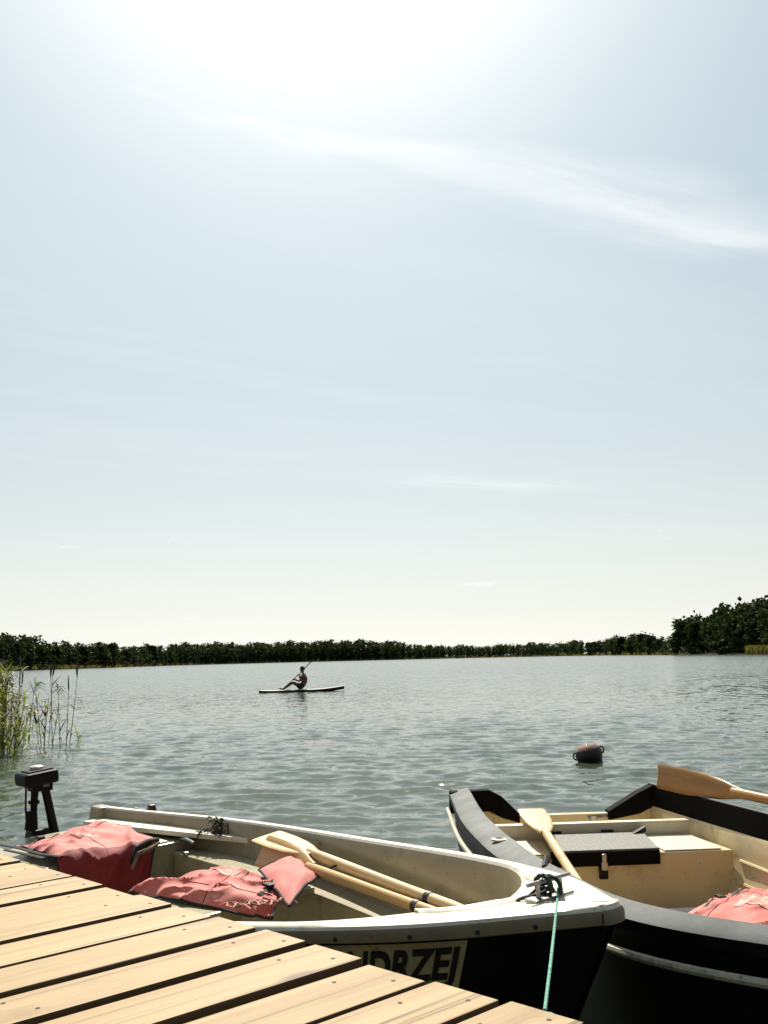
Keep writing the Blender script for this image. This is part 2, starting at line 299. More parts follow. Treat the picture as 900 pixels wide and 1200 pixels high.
def wood(name, c1, c2, dark, axis, edge=None, objr=0.12, rough=0.6, grain=1.0, knots=True, big=0.3, sat=1.0):
    """sawn wood with grain along one axis"""
    m = bpy.data.materials.new(name); m.use_nodes = True; t = m.node_tree; b = t.nodes['Principled BSDF']
    N = t.nodes.new; L = t.links.new
    tcn = N('ShaderNodeTexCoord'); oi = N('ShaderNodeObjectInfo')
    cb = N('ShaderNodeCombineXYZ'); mm = N('ShaderNodeMath'); mm.operation = 'MULTIPLY'; mm.inputs[1].default_value = 37.0
    L(oi.outputs['Random'], mm.inputs[0]); L(mm.outputs[0], cb.inputs[0]); L(mm.outputs[0], cb.inputs[1])
    ad = N('ShaderNodeVectorMath'); L(tcn.outputs['Object'], ad.inputs[0]); L(cb.outputs[0], ad.inputs[1])
    sc = [26.0, 26.0, 26.0]; sc[axis] = 0.9
    mp = N('ShaderNodeMapping'); mp.inputs['Scale'].default_value = sc; L(ad.outputs[0], mp.inputs[0])
    n1 = N('ShaderNodeTexNoise'); n1.inputs['Scale'].default_value = 1.0; n1.inputs['Detail'].default_value = 6; n1.inputs['Roughness'].default_value = 0.65; n1.inputs['Distortion'].default_value = 0.6
    L(mp.outputs[0], n1.inputs['Vector'])
    mr1 = N('ShaderNodeMapRange'); mr1.inputs['From Min'].default_value = 0.32; mr1.inputs['From Max'].default_value = 0.70; L(n1.outputs[0], mr1.inputs['Value'])
    mx = N('ShaderNodeMix'); mx.data_type = 'RGBA'; mx.inputs[6].default_value = (*c1, 1); mx.inputs[7].default_value = (*c2, 1); L(mr1.outputs[0], mx.inputs[0])
    # thin dark cracks and grain lines
    sc2 = [60.0] * 3; sc2[axis] = 0.8
    mp2 = N('ShaderNodeMapping'); mp2.inputs['Scale'].default_value = sc2; L(ad.outputs[0], mp2.inputs[0])
    n2 = N('ShaderNodeTexNoise'); n2.inputs['Scale'].default_value = 1.0; n2.inputs['Detail'].default_value = 3; L(mp2.outputs[0], n2.inputs['Vector'])
    mr2 = N('ShaderNodeMapRange'); mr2.inputs['From Min'].default_value = 0.61; mr2.inputs['From Max'].default_value = 0.72; mr2.inputs['To Max'].default_value = 0.55 * grain; L(n2.outputs[0], mr2.inputs['Value'])
    mx2 = N('ShaderNodeMix'); mx2.data_type = 'RGBA'; mx2.inputs[7].default_value = (*dark, 1); L(mx.outputs[2], mx2.inputs[6]); L(mr2.outputs[0], mx2.inputs[0])
    col = mx2.outputs[2]
    # blotches of weathering
    sc3 = [9.0] * 3; sc3[axis] = 3.0
    mp3 = N('ShaderNodeMapping'); mp3.inputs['Scale'].default_value = sc3; L(ad.outputs[0], mp3.inputs[0])
    n3 = N('ShaderNodeTexNoise'); n3.inputs['Scale'].default_value = 1.0; n3.inputs['Detail'].default_value = 7; n3.inputs['Roughness'].default_value = 0.65; L(mp3.outputs[0], n3.inputs['Vector'])
    mr3 = N('ShaderNodeMapRange'); mr3.inputs['From Min'].default_value = 0.56; mr3.inputs['From Max'].default_value = 0.78; mr3.inputs['To Max'].default_value = big; L(n3.outputs[0], mr3.inputs['Value'])
    mx3 = N('ShaderNodeMix'); mx3.data_type = 'RGBA'; mx3.inputs[7].default_value = (dark[0] * 1.6, dark[1] * 1.5, dark[2] * 1.2, 1); L(col, mx3.inputs[6]); L(mr3.outputs[0], mx3.inputs[0]); col = mx3.outputs[2]
    if knots:
        sc4 = [7.5] * 3; sc4[axis] = 3.6
        mp4 = N('ShaderNodeMapping'); mp4.inputs['Scale'].default_value = sc4; L(ad.outputs[0], mp4.inputs[0])
        vo = N('ShaderNodeTexVoronoi'); vo.inputs['Scale'].default_value = 0.55; L(mp4.outputs[0], vo.inputs['Vector'])
        mr4 = N('ShaderNodeMapRange'); mr4.interpolation_type = 'SMOOTHSTEP'; mr4.inputs['From Min'].default_value = 0.05; mr4.inputs['From Max'].default_value = 0.13; mr4.inputs['To Min'].default_value = 0.75; mr4.inputs['To Max'].default_value = 0.0
        L(vo.outputs['Distance'], mr4.inputs['Value'])
        mx4 = N('ShaderNodeMix'); mx4.data_type = 'RGBA'; mx4.inputs[7].default_value = (*dark, 1); L(col, mx4.inputs[6]); L(mr4.outputs[0], mx4.inputs[0]); col = mx4.outputs[2]
    if edge:      # side faces darkened all round, painting in the shade of the gaps
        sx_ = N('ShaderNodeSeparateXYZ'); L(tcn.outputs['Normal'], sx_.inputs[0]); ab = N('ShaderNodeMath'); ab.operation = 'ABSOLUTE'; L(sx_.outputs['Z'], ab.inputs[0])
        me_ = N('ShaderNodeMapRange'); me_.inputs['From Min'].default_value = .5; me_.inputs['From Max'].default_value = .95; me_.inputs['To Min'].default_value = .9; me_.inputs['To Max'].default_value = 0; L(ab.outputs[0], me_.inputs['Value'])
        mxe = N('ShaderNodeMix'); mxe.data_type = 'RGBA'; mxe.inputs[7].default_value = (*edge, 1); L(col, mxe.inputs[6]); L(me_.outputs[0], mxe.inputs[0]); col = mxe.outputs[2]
    hs = N('ShaderNodeHueSaturation'); hs.inputs['Saturation'].default_value = sat
    mr5 = N('ShaderNodeMapRange'); mr5.inputs['To Min'].default_value = 1 - objr; mr5.inputs['To Max'].default_value = 1 + objr * 0.6
    L(oi.outputs['Random'], mr5.inputs['Value']); L(mr5.outputs[0], hs.inputs['Value']); L(col, hs.inputs['Color'])
    L(hs.outputs[0], b.inputs['Base Color']); b.inputs['Roughness'].default_value = rough; b.inputs['Specular IOR Level'].default_value = 0.3
    bn = N('ShaderNodeBump'); bn.inputs['Distance'].default_value = 0.0012; ad2 = N('ShaderNodeMath'); ad2.operation = 'SUBTRACT'; L(n1.outputs[0], ad2.inputs[0]); L(mr2.outputs[0], ad2.inputs[1]); L(ad2.outputs[0], bn.inputs['Height']); L(bn.outputs[0], b.inputs['Normal'])
    return m
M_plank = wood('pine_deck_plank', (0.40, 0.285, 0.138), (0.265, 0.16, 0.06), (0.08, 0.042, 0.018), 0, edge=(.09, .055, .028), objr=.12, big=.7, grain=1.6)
M_joist = wood('joist_timber', (0.20, 0.14, 0.08), (0.15, 0.10, 0.06), (0.05, 0.03, 0.02), 0, knots=False)
M_oar = wood('varnished_oar', (0.58, 0.38, 0.17), (0.48, 0.28, 0.10), (0.10, 0.05, 0.02), 0, rough=0.4, knots=False, big=0.95)
M_oarpale = wood('bleached_oar', (0.66, 0.50, 0.30), (0.58, 0.40, 0.20), (0.16, 0.09, 0.04), 0, rough=0.5, knots=False, big=0.9)
M_oarbrown = wood('brown_oar', (0.42, 0.215, 0.06), (0.27, 0.12, 0.03), (0.08, 0.035, 0.012), 0, rough=0.35, knots=False, big=0.6)

# ---------------------------------------------------------------- water
def water_material():
    m = bpy.data.materials.new('lake_water'); m.use_nodes = True; t = m.node_tree; b = t.nodes['Principled BSDF']
    b.inputs['Base Color'].default_value = (0.044, 0.059, 0.038, 1); b.inputs['Roughness'].default_value = 0.045; b.inputs['IOR'].default_value = 1.333
    N = t.nodes.new; L = t.links.new
    g = N('ShaderNodeNewGeometry')
    def nz(sx, sy, det, rot=0.0, ro=0.55, dist=0.3):
        mp = N('ShaderNodeMapping'); mp.inputs['Scale'].default_value = (sx, sy, 1); mp.inputs['Rotation'].default_value = (0, 0, rot)
        L(g.outputs['Position'], mp.inputs[0])
        n = N('ShaderNodeTexNoise'); n.inputs['Scale'].default_value = 1; n.inputs['Detail'].default_value = det; n.inputs['Roughness'].default_value = ro; n.inputs['Distortion'].default_value = dist
        L(mp.outputs[0], n.inputs['Vector']); return n.outputs[0]
    # the sheltered water by the dock is smooth, the open lake is roughened by the breeze
    sp = N('ShaderNodeSeparateXYZ'); L(g.outputs['Position'], sp.inputs[0]); mr = N('ShaderNodeMapRange'); mr.interpolation_type = 'SMOOTHSTEP'
    mr.inputs['From Min'].default_value = 22; mr.inputs['From Max'].default_value = 90; mr.inputs['To Min'].default_value = .09; mr.inputs['To Max'].default_value = .15
    L(sp.outputs['Y'], mr.inputs['Value']); L(mr.outputs[0], b.inputs['Roughness'])
    mb = N('ShaderNodeMapRange'); mb.interpolation_type = 'SMOOTHSTEP'; mb.inputs['From Min'].default_value = 14; mb.inputs['From Max'].default_value = 75; mb.inputs['To Min'].default_value = 1.0; mb.inputs['To Max'].default_value = 1.25
    L(sp.outputs['Y'], mb.inputs['Value']); breeze = mb.outputs[0]
    # ripple slopes taken straight from noise (they stay alive at any distance)
    def slope(sx, sy, rot, kx, ky, det=2):
        mp = N('ShaderNodeMapping'); mp.inputs['Scale'].default_value = (sx, sy, 1); mp.inputs['Rotation'].default_value = (0, 0, rot)
        L(g.outputs['Position'], mp.inputs[0])
        n = N('ShaderNodeTexNoise'); n.inputs['Scale'].default_value = 1; n.inputs['Detail'].default_value = det; n.inputs['Roughness'].default_value = 0.55; n.inputs['Distortion'].default_value = 0.4
        L(mp.outputs[0], n.inputs['Vector'])
        sb = N('ShaderNodeVectorMath'); sb.operation = 'SUBTRACT'; sb.inputs[1].default_value = (.5, .5, .5); L(n.outputs['Color'], sb.inputs[0])
        ml = N('ShaderNodeVectorMath'); ml.operation = 'MULTIPLY'; ml.inputs[1].default_value = (kx, ky, 0.0); L(sb.outputs[0], ml.inputs[0])
        sc_ = N('ShaderNodeVectorMath'); sc_.operation = 'SCALE'; L(ml.outputs[0], sc_.inputs[0]); L(breeze, sc_.inputs['Scale'])
        return sc_.outputs[0]
    cur = g.outputs['Normal']
    for a in ((1.1, 0.8, .10, .05, .12), (3.2, 2.2, -.15, .16, .34), (8.0, 6.5, .2, .14, .26)):
        ad = N('ShaderNodeVectorMath'); ad.operation = 'ADD'; L(cur, ad.inputs[0]); L(slope(*a), ad.inputs[1]); cur = ad.outputs[0]
    # out on the lake only the near faces of the waves show: their mean tilt towards this shore
    mt = N('ShaderNodeMapRange'); mt.interpolation_type = 'SMOOTHSTEP'; mt.inputs['From Min'].default_value = 12; mt.inputs['From Max'].default_value = 70; mt.inputs['To Min'].default_value = 0; mt.inputs['To Max'].default_value = -.036
    L(sp.outputs['Y'], mt.inputs['Value']); ct = N('ShaderNodeCombineXYZ'); L(mt.outputs[0], ct.inputs[1])
    ad = N('ShaderNodeVectorMath'); ad.operation = 'ADD'; L(cur, ad.inputs[0]); L(ct.outputs[0], ad.inputs[1]); cur = ad.outputs[0]
    no = N('ShaderNodeVectorMath'); no.operation = 'NORMALIZE'; L(cur, no.inputs[0]); L(no.outputs[0], b.inputs['Normal'])
    return m
def coords(lim, d0, grow, tail):
    xs = [0.0]
    while xs[-1] < lim: xs.append(xs[-1] + max(d0, xs[-1] * grow))
    return xs + tail
tail = [70, 120, 300, 900, 3000, 9000]
xp = coords(27, 0.036, 0.0056, [34, 48] + tail); xs = np.array([-v for v in xp[:0:-1]] + xp)
yp = coords(60, 0.034, 0.0050, [80, 140, 300, 900, 3000, 9000]); ys = np.array([-9000, -900, -100, -30, -12, -6, -3, -1.5, -0.8, -0.4, -0.2] + yp) + 1.0
dx = np.gradient(xs); dy = np.gradient(ys)
X, Y = np.meshgrid(xs, ys); DX, DY = np.meshgrid(dx, dy); SP = np.maximum(DX, DY)
Z = np.zeros_like(X)
for k in range(120):
    lam = 0.16 * (0.60 / 0.16) ** rng.random()
    ang = R(-98) + rng.normal(0, 1.0)
    kx, ky = 2 * math.pi / lam * math.cos(ang), 2 * math.pi / lam * math.sin(ang)
    amp = 0.0041 * lam ** 1.0
    fade = np.clip((lam / 3.6 - SP) / (lam / 7.0), 0, 1)
    ph = kx * X + ky * Y + rng.random() * 6.283
    # groups of waves: slow envelope
    env = 0.6 + 0.4 * np.sin(kx * 0.11 * X - ky * 0.07 * Y + rng.random() * 6.28)
    Z += amp * fade * env * (np.sin(ph) + 0.22 * np.sin(2 * ph - 1.57))
nx, ny = len(xs), len(ys)
me = bpy.data.meshes.new('water')
idx = np.arange(nx * ny).reshape(ny, nx)
quads = np.stack([idx[:-1, :-1], idx[:-1, 1:], idx[1:, 1:], idx[1:, :-1]], -1).reshape(-1, 4)
def np_mesh(me, V, Q):
    k = Q.shape[1]
    me.vertices.add(len(V)); me.vertices.foreach_set('co', V.astype(np.float32).ravel())
    me.loops.add(Q.size); me.loops.foreach_set('vertex_index', Q.astype(np.int32).ravel())
    me.polygons.add(len(Q)); me.polygons.foreach_set('loop_start', np.arange(0, Q.size, k, dtype=np.int32)); me.polygons.foreach_set('loop_total', np.full(len(Q), k, dtype=np.int32))
    me.update(calc_edges=True)
np_mesh(me, np.stack([X, Y, Z], -1).reshape(-1, 3), quads)
me.polygons.foreach_set('use_smooth', np.ones(len(quads), bool))
tag(link('water', me, water_material()), kind='structure')

# ---------------------------------------------------------------- terrain: lake bed, banks and wooded hills as one sheet
def az_of(px): return math.degrees(math.atan((px - 450) / F))
SH = [(-180, 9), (-120, 14), (-75, 26), (-50, 60), (-34, 170), (-26, 330), (az_of(20), 430), (az_of(120), 560), (az_of(225), 850), (az_of(330), 960), (az_of(450), 1000), (az_of(560), 980), (az_of(650), 850), (az_of(700), 700), (az_of(750), 520), (az_of(778), 410), (az_of(800), 370), (az_of(850), 315), (az_of(900), 280), (28, 210), (45, 120), (75, 60), (120, 14), (180, 9)]
TOPPX = [(-200, 742), (0, 747), (40, 751), (75, 757), (115, 756), (150, 759), (180, 758), (215, 755), (300, 754), (400, 751), (450, 752), (500, 757), (560, 757), (600, 755), (650, 754), (700, 752), (716, 747), (745, 744), (768, 748), (784, 747), (788, 729), (820, 726), (840, 720), (870, 713), (900, 709), (1100, 700)]
def shore(az): return float(np.interp(az, [a for a, _ in SH], [d for _, d in SH]))
def ztop(az):
    px = 450 + F * math.tan(R(max(-35, min(35, az)))); yt = float(np.interp(px, [a for a, _ in TOPPX], [b for _, b in TOPPX]))
    return H + (yh(px) - yt) / F * (shore(az) + 55) / math.cos(R(max(-35, min(35, az))))
def terr(az, r):
    D = shore(az); d = r - D
    if d < 0: return max(-2.5, -0.25 + d * 0.06)
    hill = max(1.0, ztop(az) - 11.0) if -40 < az < 40 else 3.0
    t = min(1, max(0, (d - 6) / 60)); return 0.02 + min(d, 8) * 0.05 + hill * t * t * (3 - 2 * t)
azs = list(np.arange(-180, -34, 6.0)) + list(np.arange(-34, 34, 0.5)) + list(np.arange(34, 180, 6.0)) + [180.0]
rows = []
for a in azs:
    D = shore(a); row = [(0, 0, -2.4)]
    for r_ in [D * 0.5, D - 6, D - 1, D, D + 2, D + 6, D + 12, D + 25, D + 45, D + 70, D + 130, D + 600, 9000]:
        r_ = max(r_, 0.6); row.append((r_ * math.sin(R(a)), r_ * math.cos(R(a)), terr(a, r_)))
    rows.append(row)
tag(MB().grid(rows, flip=True).build('ground', M_ground, recalc=False), kind='structure')

# ---------------------------------------------------------------- trees
def crown_faces(n, blobs, size, seed, droop=0.0):
    """leaf-clump faces spread through overlapping lumps; returns verts, quads"""
    g = np.random.default_rng(seed); V = []; 
    wts = np.array([b[3] ** 2 for b in blobs]); wts = wts / wts.sum()
    ch = g.choice(len(blobs), n, p=wts)
    B = np.array([[b[0], b[1], b[2], b[3], b[4]] for b in blobs])[ch]
    d = g.normal(size=(n, 3)); d /= np.linalg.norm(d, axis=1)[:, None]
    rr = (0.50 + 0.48 * g.random(n) ** 0.7)
    P = B[:, :3] + d * np.stack([B[:, 3], B[:, 3], B[:, 4]], 1) * rr[:, None]
    a = g.normal(size=(n, 3)) + d * 0.2; a /= np.linalg.norm(a, axis=1)[:, None]
    b = np.cross(a, d + g.normal(size=(n, 3)) * 0.7); b /= (np.linalg.norm(b, axis=1)[:, None] + 1e-6)
    s = size * (0.6 + 0.8 * g.random(n))[:, None]
    q = np.stack([P - a * s - b * s * 0.35, P + a * s * 0.2 - b * s * 0.75, P + a * s + b * s * 0.3, P - a * s * 0.15 + b * s * 0.7], 1)
    return q.reshape(-1, 3)
def tree_blobs(kind, h, g):
    bl = []
    if kind == 'pine':
        n = 7
        for i in range(n):
            z_ = h * (0.25 + 0.72 * i / (n - 1)); rr = h * 0.15 * (1.05 - 0.75 * i / (n - 1))
            for k in range(2): bl.append((g.normal(0, rr * 0.45), g.normal(0, rr * 0.45), z_, rr * g.uniform(.7, 1.1), rr * 0.6))
    elif kind == 'spruce':
        n = 9
        for i in range(n):
            z_ = h * (0.10 + 0.88 * i / (n - 1)); rr = h * 0.19 * (1.0 - 0.93 * i / (n - 1)) + 0.2
            bl.append((g.normal(0, .15), g.normal(0, .15), z_, rr, h * 0.055))
    else:
        for i in range(18):
            z_ = h * g.uniform(0.06, 0.90); k = 1 - abs(z_ / h - 0.42) * 1.1
            a = g.uniform(0, 6.28); r_ = h * 0.24 * k * g.uniform(0.3, 1)
            bl.append((r_ * math.cos(a), r_ * math.sin(a), z_, h * g.uniform(0.09, 0.16), h * g.uniform(0.07, 0.12)))
        bl.append((0, 0, h * 0.90, h * 0.09, h * 0.08))
    return bl
def trunk_mesh(h, g, kind):
    m = MB(); m.tube([(0, 0, -0.6), (0.05, 0, h * 0.2), (g.normal(0, .15), g.normal(0, .15), h * 0.55), (g.normal(0, .2), 0, h * 0.9)], [h * 0.022, h * 0.018, h * 0.011, h * 0.003], 7)
    for i in range(7):
        z_ = h * g.uniform(0.25, 0.75); a = g.uniform(0, 6.28); l = h * g.uniform(.12, .24) * (0.6 if kind == 'spruce' else 1)
        m.tube([(0, 0, z_), (math.cos(a) * l * .6, math.sin(a) * l * .6, z_ + l * .3), (math.cos(a) * l, math.sin(a) * l, z_ + l * .6)], [h * .008, h * .005, h * .002], 5)
    return m.mesh('trunk')
PROTO = []
for i, (kind, mi) in enumerate([('broad', 0), ('broad', 1), ('pine', 2), ('spruce', 2), ('broad', 3), ('broad', 0)]):
    g = np.random.default_rng(50 + i); h = 10.0
    V = crown_faces({'broad': 2600, 'pine': 1300, 'spruce': 1400}[kind], tree_blobs(kind, h, g), {'broad': 0.30, 'pine': 0.27, 'spruce': 0.26}[kind], 80 + i)
    cm = bpy.data.meshes.new('crown'); np_mesh(cm, V, np.arange(len(V)).reshape(-1, 4)); cm.materials.append(M_leafs[mi])
    tm = trunk_mesh(h, g, kind); tm.materials.append(M_bark)
    PROTO.append((kind, cm, tm))
def place_tree(k, az, r, top, label, group, wid=1.0):
    kind, cm, tm = PROTO[k]
    base = terr(az, r); h = max(4.0, top - base)
    o = thing({'broad': 'broadleaf_tree', 'pine': 'pine_tree', 'spruce': 'spruce_tree'}[kind], label, 'tree', (r * math.sin(R(az)), r * math.cos(R(az)), base), (0, 0, random.uniform(0, 6.28)), group)
    s = h / 10.0; o.scale = (s * wid, s * wid, s)
    link('crown', cm, None, o); link('trunk', tm, None, o)
    return o
KN = ['dark rounded broadleaf tree', 'olive bushy broadleaf tree', 'dark bare-stemmed pine tree', 'narrow pointed spruce tree', 'light green rounded tree', 'dark tall broadleaf tree']
def zpx(px, py, r): az = az_of(px); return H + (yh(px) - py) / F * r * math.cos(R(az))
ORD = 'first second third fourth fifth sixth seventh eighth ninth tenth eleventh twelfth thirteenth fourteenth fifteenth sixteenth seventeenth eighteenth nineteenth twentieth'.split()
def rank(lst, i, key=0): return ORD[sorted(range(len(lst)), key=lambda j: lst[j][key]).index(i)]
# trees one can tell apart along the right headland and the left shore (pixel column, pixel row of the tip, metres behind the waterline, kind, width)
HEAD = [(783, 745, 5, 4, 1.3), (793, 727, 9, 5, 1.0), (802, 733, 8, 0, 1.2), (811, 728, 14, 1, 1.1), (824, 722, 22, 5, 1.0), (813, 741, 6, 3, 1.0), (836, 739, 4, 0, 1.7), (846, 731, 10, 4, 1.4), (840, 718, 26, 2, 1.2), (856, 722, 22, 0, 1.2), (868, 711, 30, 5, 1.0), (876, 741, 5, 3, 1.1), (862, 734, 9, 0, 1.3), (884, 709, 32, 2, 1.2), (880, 727, 14, 0, 1.4), (893, 718, 20, 1, 1.3), (899, 731, 8, 4, 1.3), (906, 707, 28, 5, 1.2), (916, 724, 12, 0, 1.3)]
for i, (px, py, d, k, wid) in enumerate(HEAD):
    az = az_of(px); r_ = (shore(az) + d) 
    place_tree(k, az, r_, zpx(px, py, r_), KN[k] + ' on the right headland, ' + rank(HEAD, i) + ' from its left end', 'trees on the right headland', wid)
LEFT = [(6, 748, 10, 0, 1.2), (20, 752, 8, 5, 1.1), (34, 754, 8, 1, 1.1), (48, 757, 8, 0, 1.3), (64, 757, 8, 5, 1.2), (80, 760, 8, 2, 1.2), (97, 757, 10, 0, 1.2), (116, 752, 14, 4, 1.5), (129, 754, 12, 1, 1.3), (146, 761, 8, 0, 1.4), (176, 756, 14, 5, 1.4), (196, 762, 10, 0, 1.4)]
for i, (px, py, d, k, wid) in enumerate(LEFT):
    az = az_of(px); r_ = shore(az) + d
    place_tree(k, az, r_, zpx(px, py, r_), KN[k] + ' along the left far shore, ' + rank(LEFT, i) + ' from the picture edge', 'trees along the left far shore', wid)
MID = [(686, 754, 30, 0, 1.8), (688, 753, 45, 5, 1.8), (686, 758, 5, 1, 1.8), (684, 753, 10, 5, 1.6), (690, 752, 16, 0, 1.8), (697, 752, 10, 2, 1.5), (712, 750, 8, 1, 1.3), (722, 746, 12, 0, 1.3), (735, 745, 10, 4, 1.5), (746, 743, 14, 1, 1.5), (757, 745, 10, 0, 1.4), (767, 749, 8, 5, 1.3)]
for i, (px, py, d, k, wid) in enumerate(MID):
    az = az_of(px); r_ = shore(az) + d
    place_tree(k, az, r_, zpx(px, py, r_), KN[k] + ' on the low point beside the headland, ' + rank(MID, i) + ' from left', 'trees on the low point', wid)
# the far wood reads as one mass
g = np.random.default_rng(5); FV = [[], [], [], []]; TB = MB()
protoV = [np.array([v.co[:] for v in p[1].vertices]).reshape(-1, 4, 3) for p in PROTO]
az = -29.0
while az < 29.0:
    D = shore(az); step = math.degrees(2.6 / D) * g.uniform(0.7, 1.3)
    for row in range(-1, 10):
        r_ = D + 6 + row * 5.5 + g.uniform(-3, 3); a2 = az + g.uniform(-.6, .6) * step
        zt = ztop(a2) * (1 + .05 * math.sin(a2 * 3.1) + .04 * math.sin(a2 * 7.7 + 1))
        top = zt * (0.72 + 0.28 * min(1, row / 6)) + g.normal(0, 0.45) + (1.3 if g.random() < .07 else 0)
        base = terr(a2, r_); h = max(4.5, top - base)
        k = int(g.choice(6, p=[.22, .12, .30, .17, .05, .14])); wd_ = g.uniform(0.75, 1.2)
        if row == -1: h = g.uniform(2.2, 4.5); k = int(g.choice([0, 1, 5])); wd_ = 1.9; r_ = D + 2.5; base = terr(a2, r_)
        Q = protoV[k]; nq = 60 if row == -1 else (140 if row in (0, 1) else 100)
        sel = g.choice(len(Q), nq, replace=False); q = Q[sel]; c = q.mean(1, keepdims=True); q = c + (q - c) * (1.75 if row else 1.6)
        s = h / 10; wd = s * wd_; th = g.uniform(0, 6.28)
        x = (q[..., 0] * math.cos(th) - q[..., 1] * math.sin(th)) * wd; y = (q[..., 0] * math.sin(th) + q[..., 1] * math.cos(th)) * wd
        ox, oy = r_ * math.sin(R(a2)), r_ * math.cos(R(a2))
        FV[[0, 1, 2, 2, 3, 0][k]].append(np.stack([x + ox, y + oy, q[..., 2] * s + base], -1).reshape(-1, 3))
        if row == 0: TB.tube([(ox, oy, base - .5), (ox, oy, base + h * .6)], [h * .018, h * .009], 5, cap=False)
    az += step * 1.25
me = bpy.data.meshes.new('forest'); V = np.concatenate([np.concatenate(v) for v in FV]); np_mesh(me, V, np.arange(len(V)).reshape(-1, 4))
for m_ in M_leafs: me.materials.append(m_)
me.polygons.foreach_set('material_index', np.concatenate([np.full(sum(len(q) for q in v) // 4, i) for i, v in enumerate(FV)]).astype(np.int32))
fo = tag(link('forest', me), 'dark mixed wood behind the far shore', 'forest', kind='stuff')
tag(TB.build('forest_trunks', M_bark, fo, recalc=False), kind='stuff')
# pale reed belt along the banks
V = []; 
def belt(px0, px1, n, hgt, dep, off=0.0):
    for i in range(n):
        px = px0 + (px1 - px0) * g.random(); az = az_of(px); r_ = shore(az) - 1.0 + off + dep * g.random()
        x, y = r_ * math.sin(R(az)), r_ * math.cos(R(az)); z0 = -0.2; hh = hgt * g.uniform(.6, 1.1)
        ww = g.uniform(.10, .22); th = g.uniform(0, 3.14); lx = g.normal(0, .12) * hh
        V.extend([(x - ww * math.cos(th), y - ww * math.sin(th), z0), (x + ww * math.cos(th), y + ww * math.sin(th), z0), (x + lx + ww * .3, y, z0 + hh), (x + lx - ww * .3, y, z0 + hh)])
belt(-120, 235, 16000, 1.7, 10); belt(235, 500, 7000, 1.5, 6); belt(500, 780, 9000, 1.5, 6); belt(866, 1000, 5000, 2.6, 7, -3); belt(-120, 90, 6000, 2.2, 12)
me = bpy.data.meshes.new('shore_reeds'); V = np.array(V); np_mesh(me, V, np.arange(len(V)).reshape(-1, 4))
tag(link('shore_reeds', me, M_shoregrass), 'pale yellow-green reed belt along the far banks', 'reeds', kind='stuff')

# ---------------------------------------------------------------- reeds standing in the water at the left
def reed_mesh(h, g, head, leaves, dry):
    m = MB(); lean = Vector((g.normal(0, .05), g.normal(0, .05), 1))
    P = [Vector((0, 0, -0.55)) + lean * (h + .55) * t + Vector((g.normal(0, .008), g.normal(0, .008), 0)) * (t > 0) for t in (0, .25, .5, .75, 1)]
    m.tube(P, [.0065, .0065, .006, .005, .0035], 5, cap=False)
    for i in range(leaves):
        t = g.uniform(.35, .95); p = Vector((0, 0, -0.55)) + lean * (h + .55) * t
        a = g.uniform(0, 6.28); l = g.uniform(.22, .48); d = Vector((math.cos(a), math.sin(a), 0)); ww = g.uniform(.008, .014)
        sd_ = Vector((-d.y, d.x, 0.2)).normalized(); bend = g.uniform(.1, 1.3); rise = g.uniform(.5, 1.2)
        pts = []
        for k in range(6):
            u = k / 5; c = p + d * l * (u * .75) + Vector((0, 0, l * (rise * u - bend * u * u))); wk = ww * (1 - u) ** .6 + .0008
            pts.append((c - sd_ * wk, c + sd_ * wk))
        m.grid([[a_, b_] for a_, b_ in pts])
    if head == 'spike':      # narrow upright seed spikes
        p = P[-1]
        for k in range(int(g.integers(1, 3))):
            tl = Vector((g.normal(0, .06), g.normal(0, .06), 1)).normalized()
            m.tube([p - tl * .02, p + tl * .05, p + tl * .16, p + tl * .24], [.004, .011, .010, .002], 6)
    elif head == 'plume':    # loose drooping plume
        p = P[-1]; a0 = g.uniform(0, 6.28)
        for k in range(9):
            a = a0 + g.normal(0, .5); l = g.uniform(.10, .22); d = Vector((math.cos(a), math.sin(a), 0)); q = p - lean * g.uniform(0, .12)
            m.tube([q, q + d * l * .5 + Vector((0, 0, l * .5)), q + d * l + Vector((0, 0, l * .25))], [.003, .006, .002], 5, cap=False)
    return m.mesh('reed', recalc=False)
g = np.random.default_rng(21)
# sparse stalks: pixel of the tip and of the foot
SPARSE = [(15, 787, 20, 872, 'spike'), (21, 806, 18, 874, 'spike'), (27, 806, 20, 870, 'spike'), (36, 806, 33, 866, 'plume'), (43, 796, 50, 873, None), (50, 821, 50, 874, None), (62, 796, 57, 870, 'spike'), (64, 826, 60, 872, None), (72, 798, 66, 874, 'spike'), (77, 809, 74, 873, 'plume'), (82, 797, 79, 870, 'spike'), (80, 812, 77, 876, 'spike'), (54, 822, 53, 873, None), (31, 828, 32, 868, None), (25, 826, 27, 872, None), (47, 824, 49, 871, None), (92, 856, 93, 869, None), (40, 822, 36, 858, None)]
for i, (tx, ty, fx, fy, hd) in enumerate(SPARSE):
    p = at(fx, fy, 0.0); q = at(tx, ty, 0.0); hh = (fy - ty) / F * p.y * 1.02
    me = reed_mesh(hh, g, hd, 4 if hd else 9, False); me.materials.append(M_reedry if (hd or i % 3 == 0) else M_reed)
    o = link('reed_stalk', me); o.location = (p.x, p.y, -.01); o.rotation_euler = (0, (tx - fx) / F * p.y / max(hh, .2) * .8, g.uniform(0, .5))
    tag(o, {'spike': 'thin dry reed stalk with a seed spike in open water', 'plume': 'thin reed stalk with a drooping plume in open water', None: 'short leafy reed stalk in open water'}[hd] + ', ' + rank(SPARSE, i, 2) + ' from left', 'reed', 'sparse reeds in the open water at left')
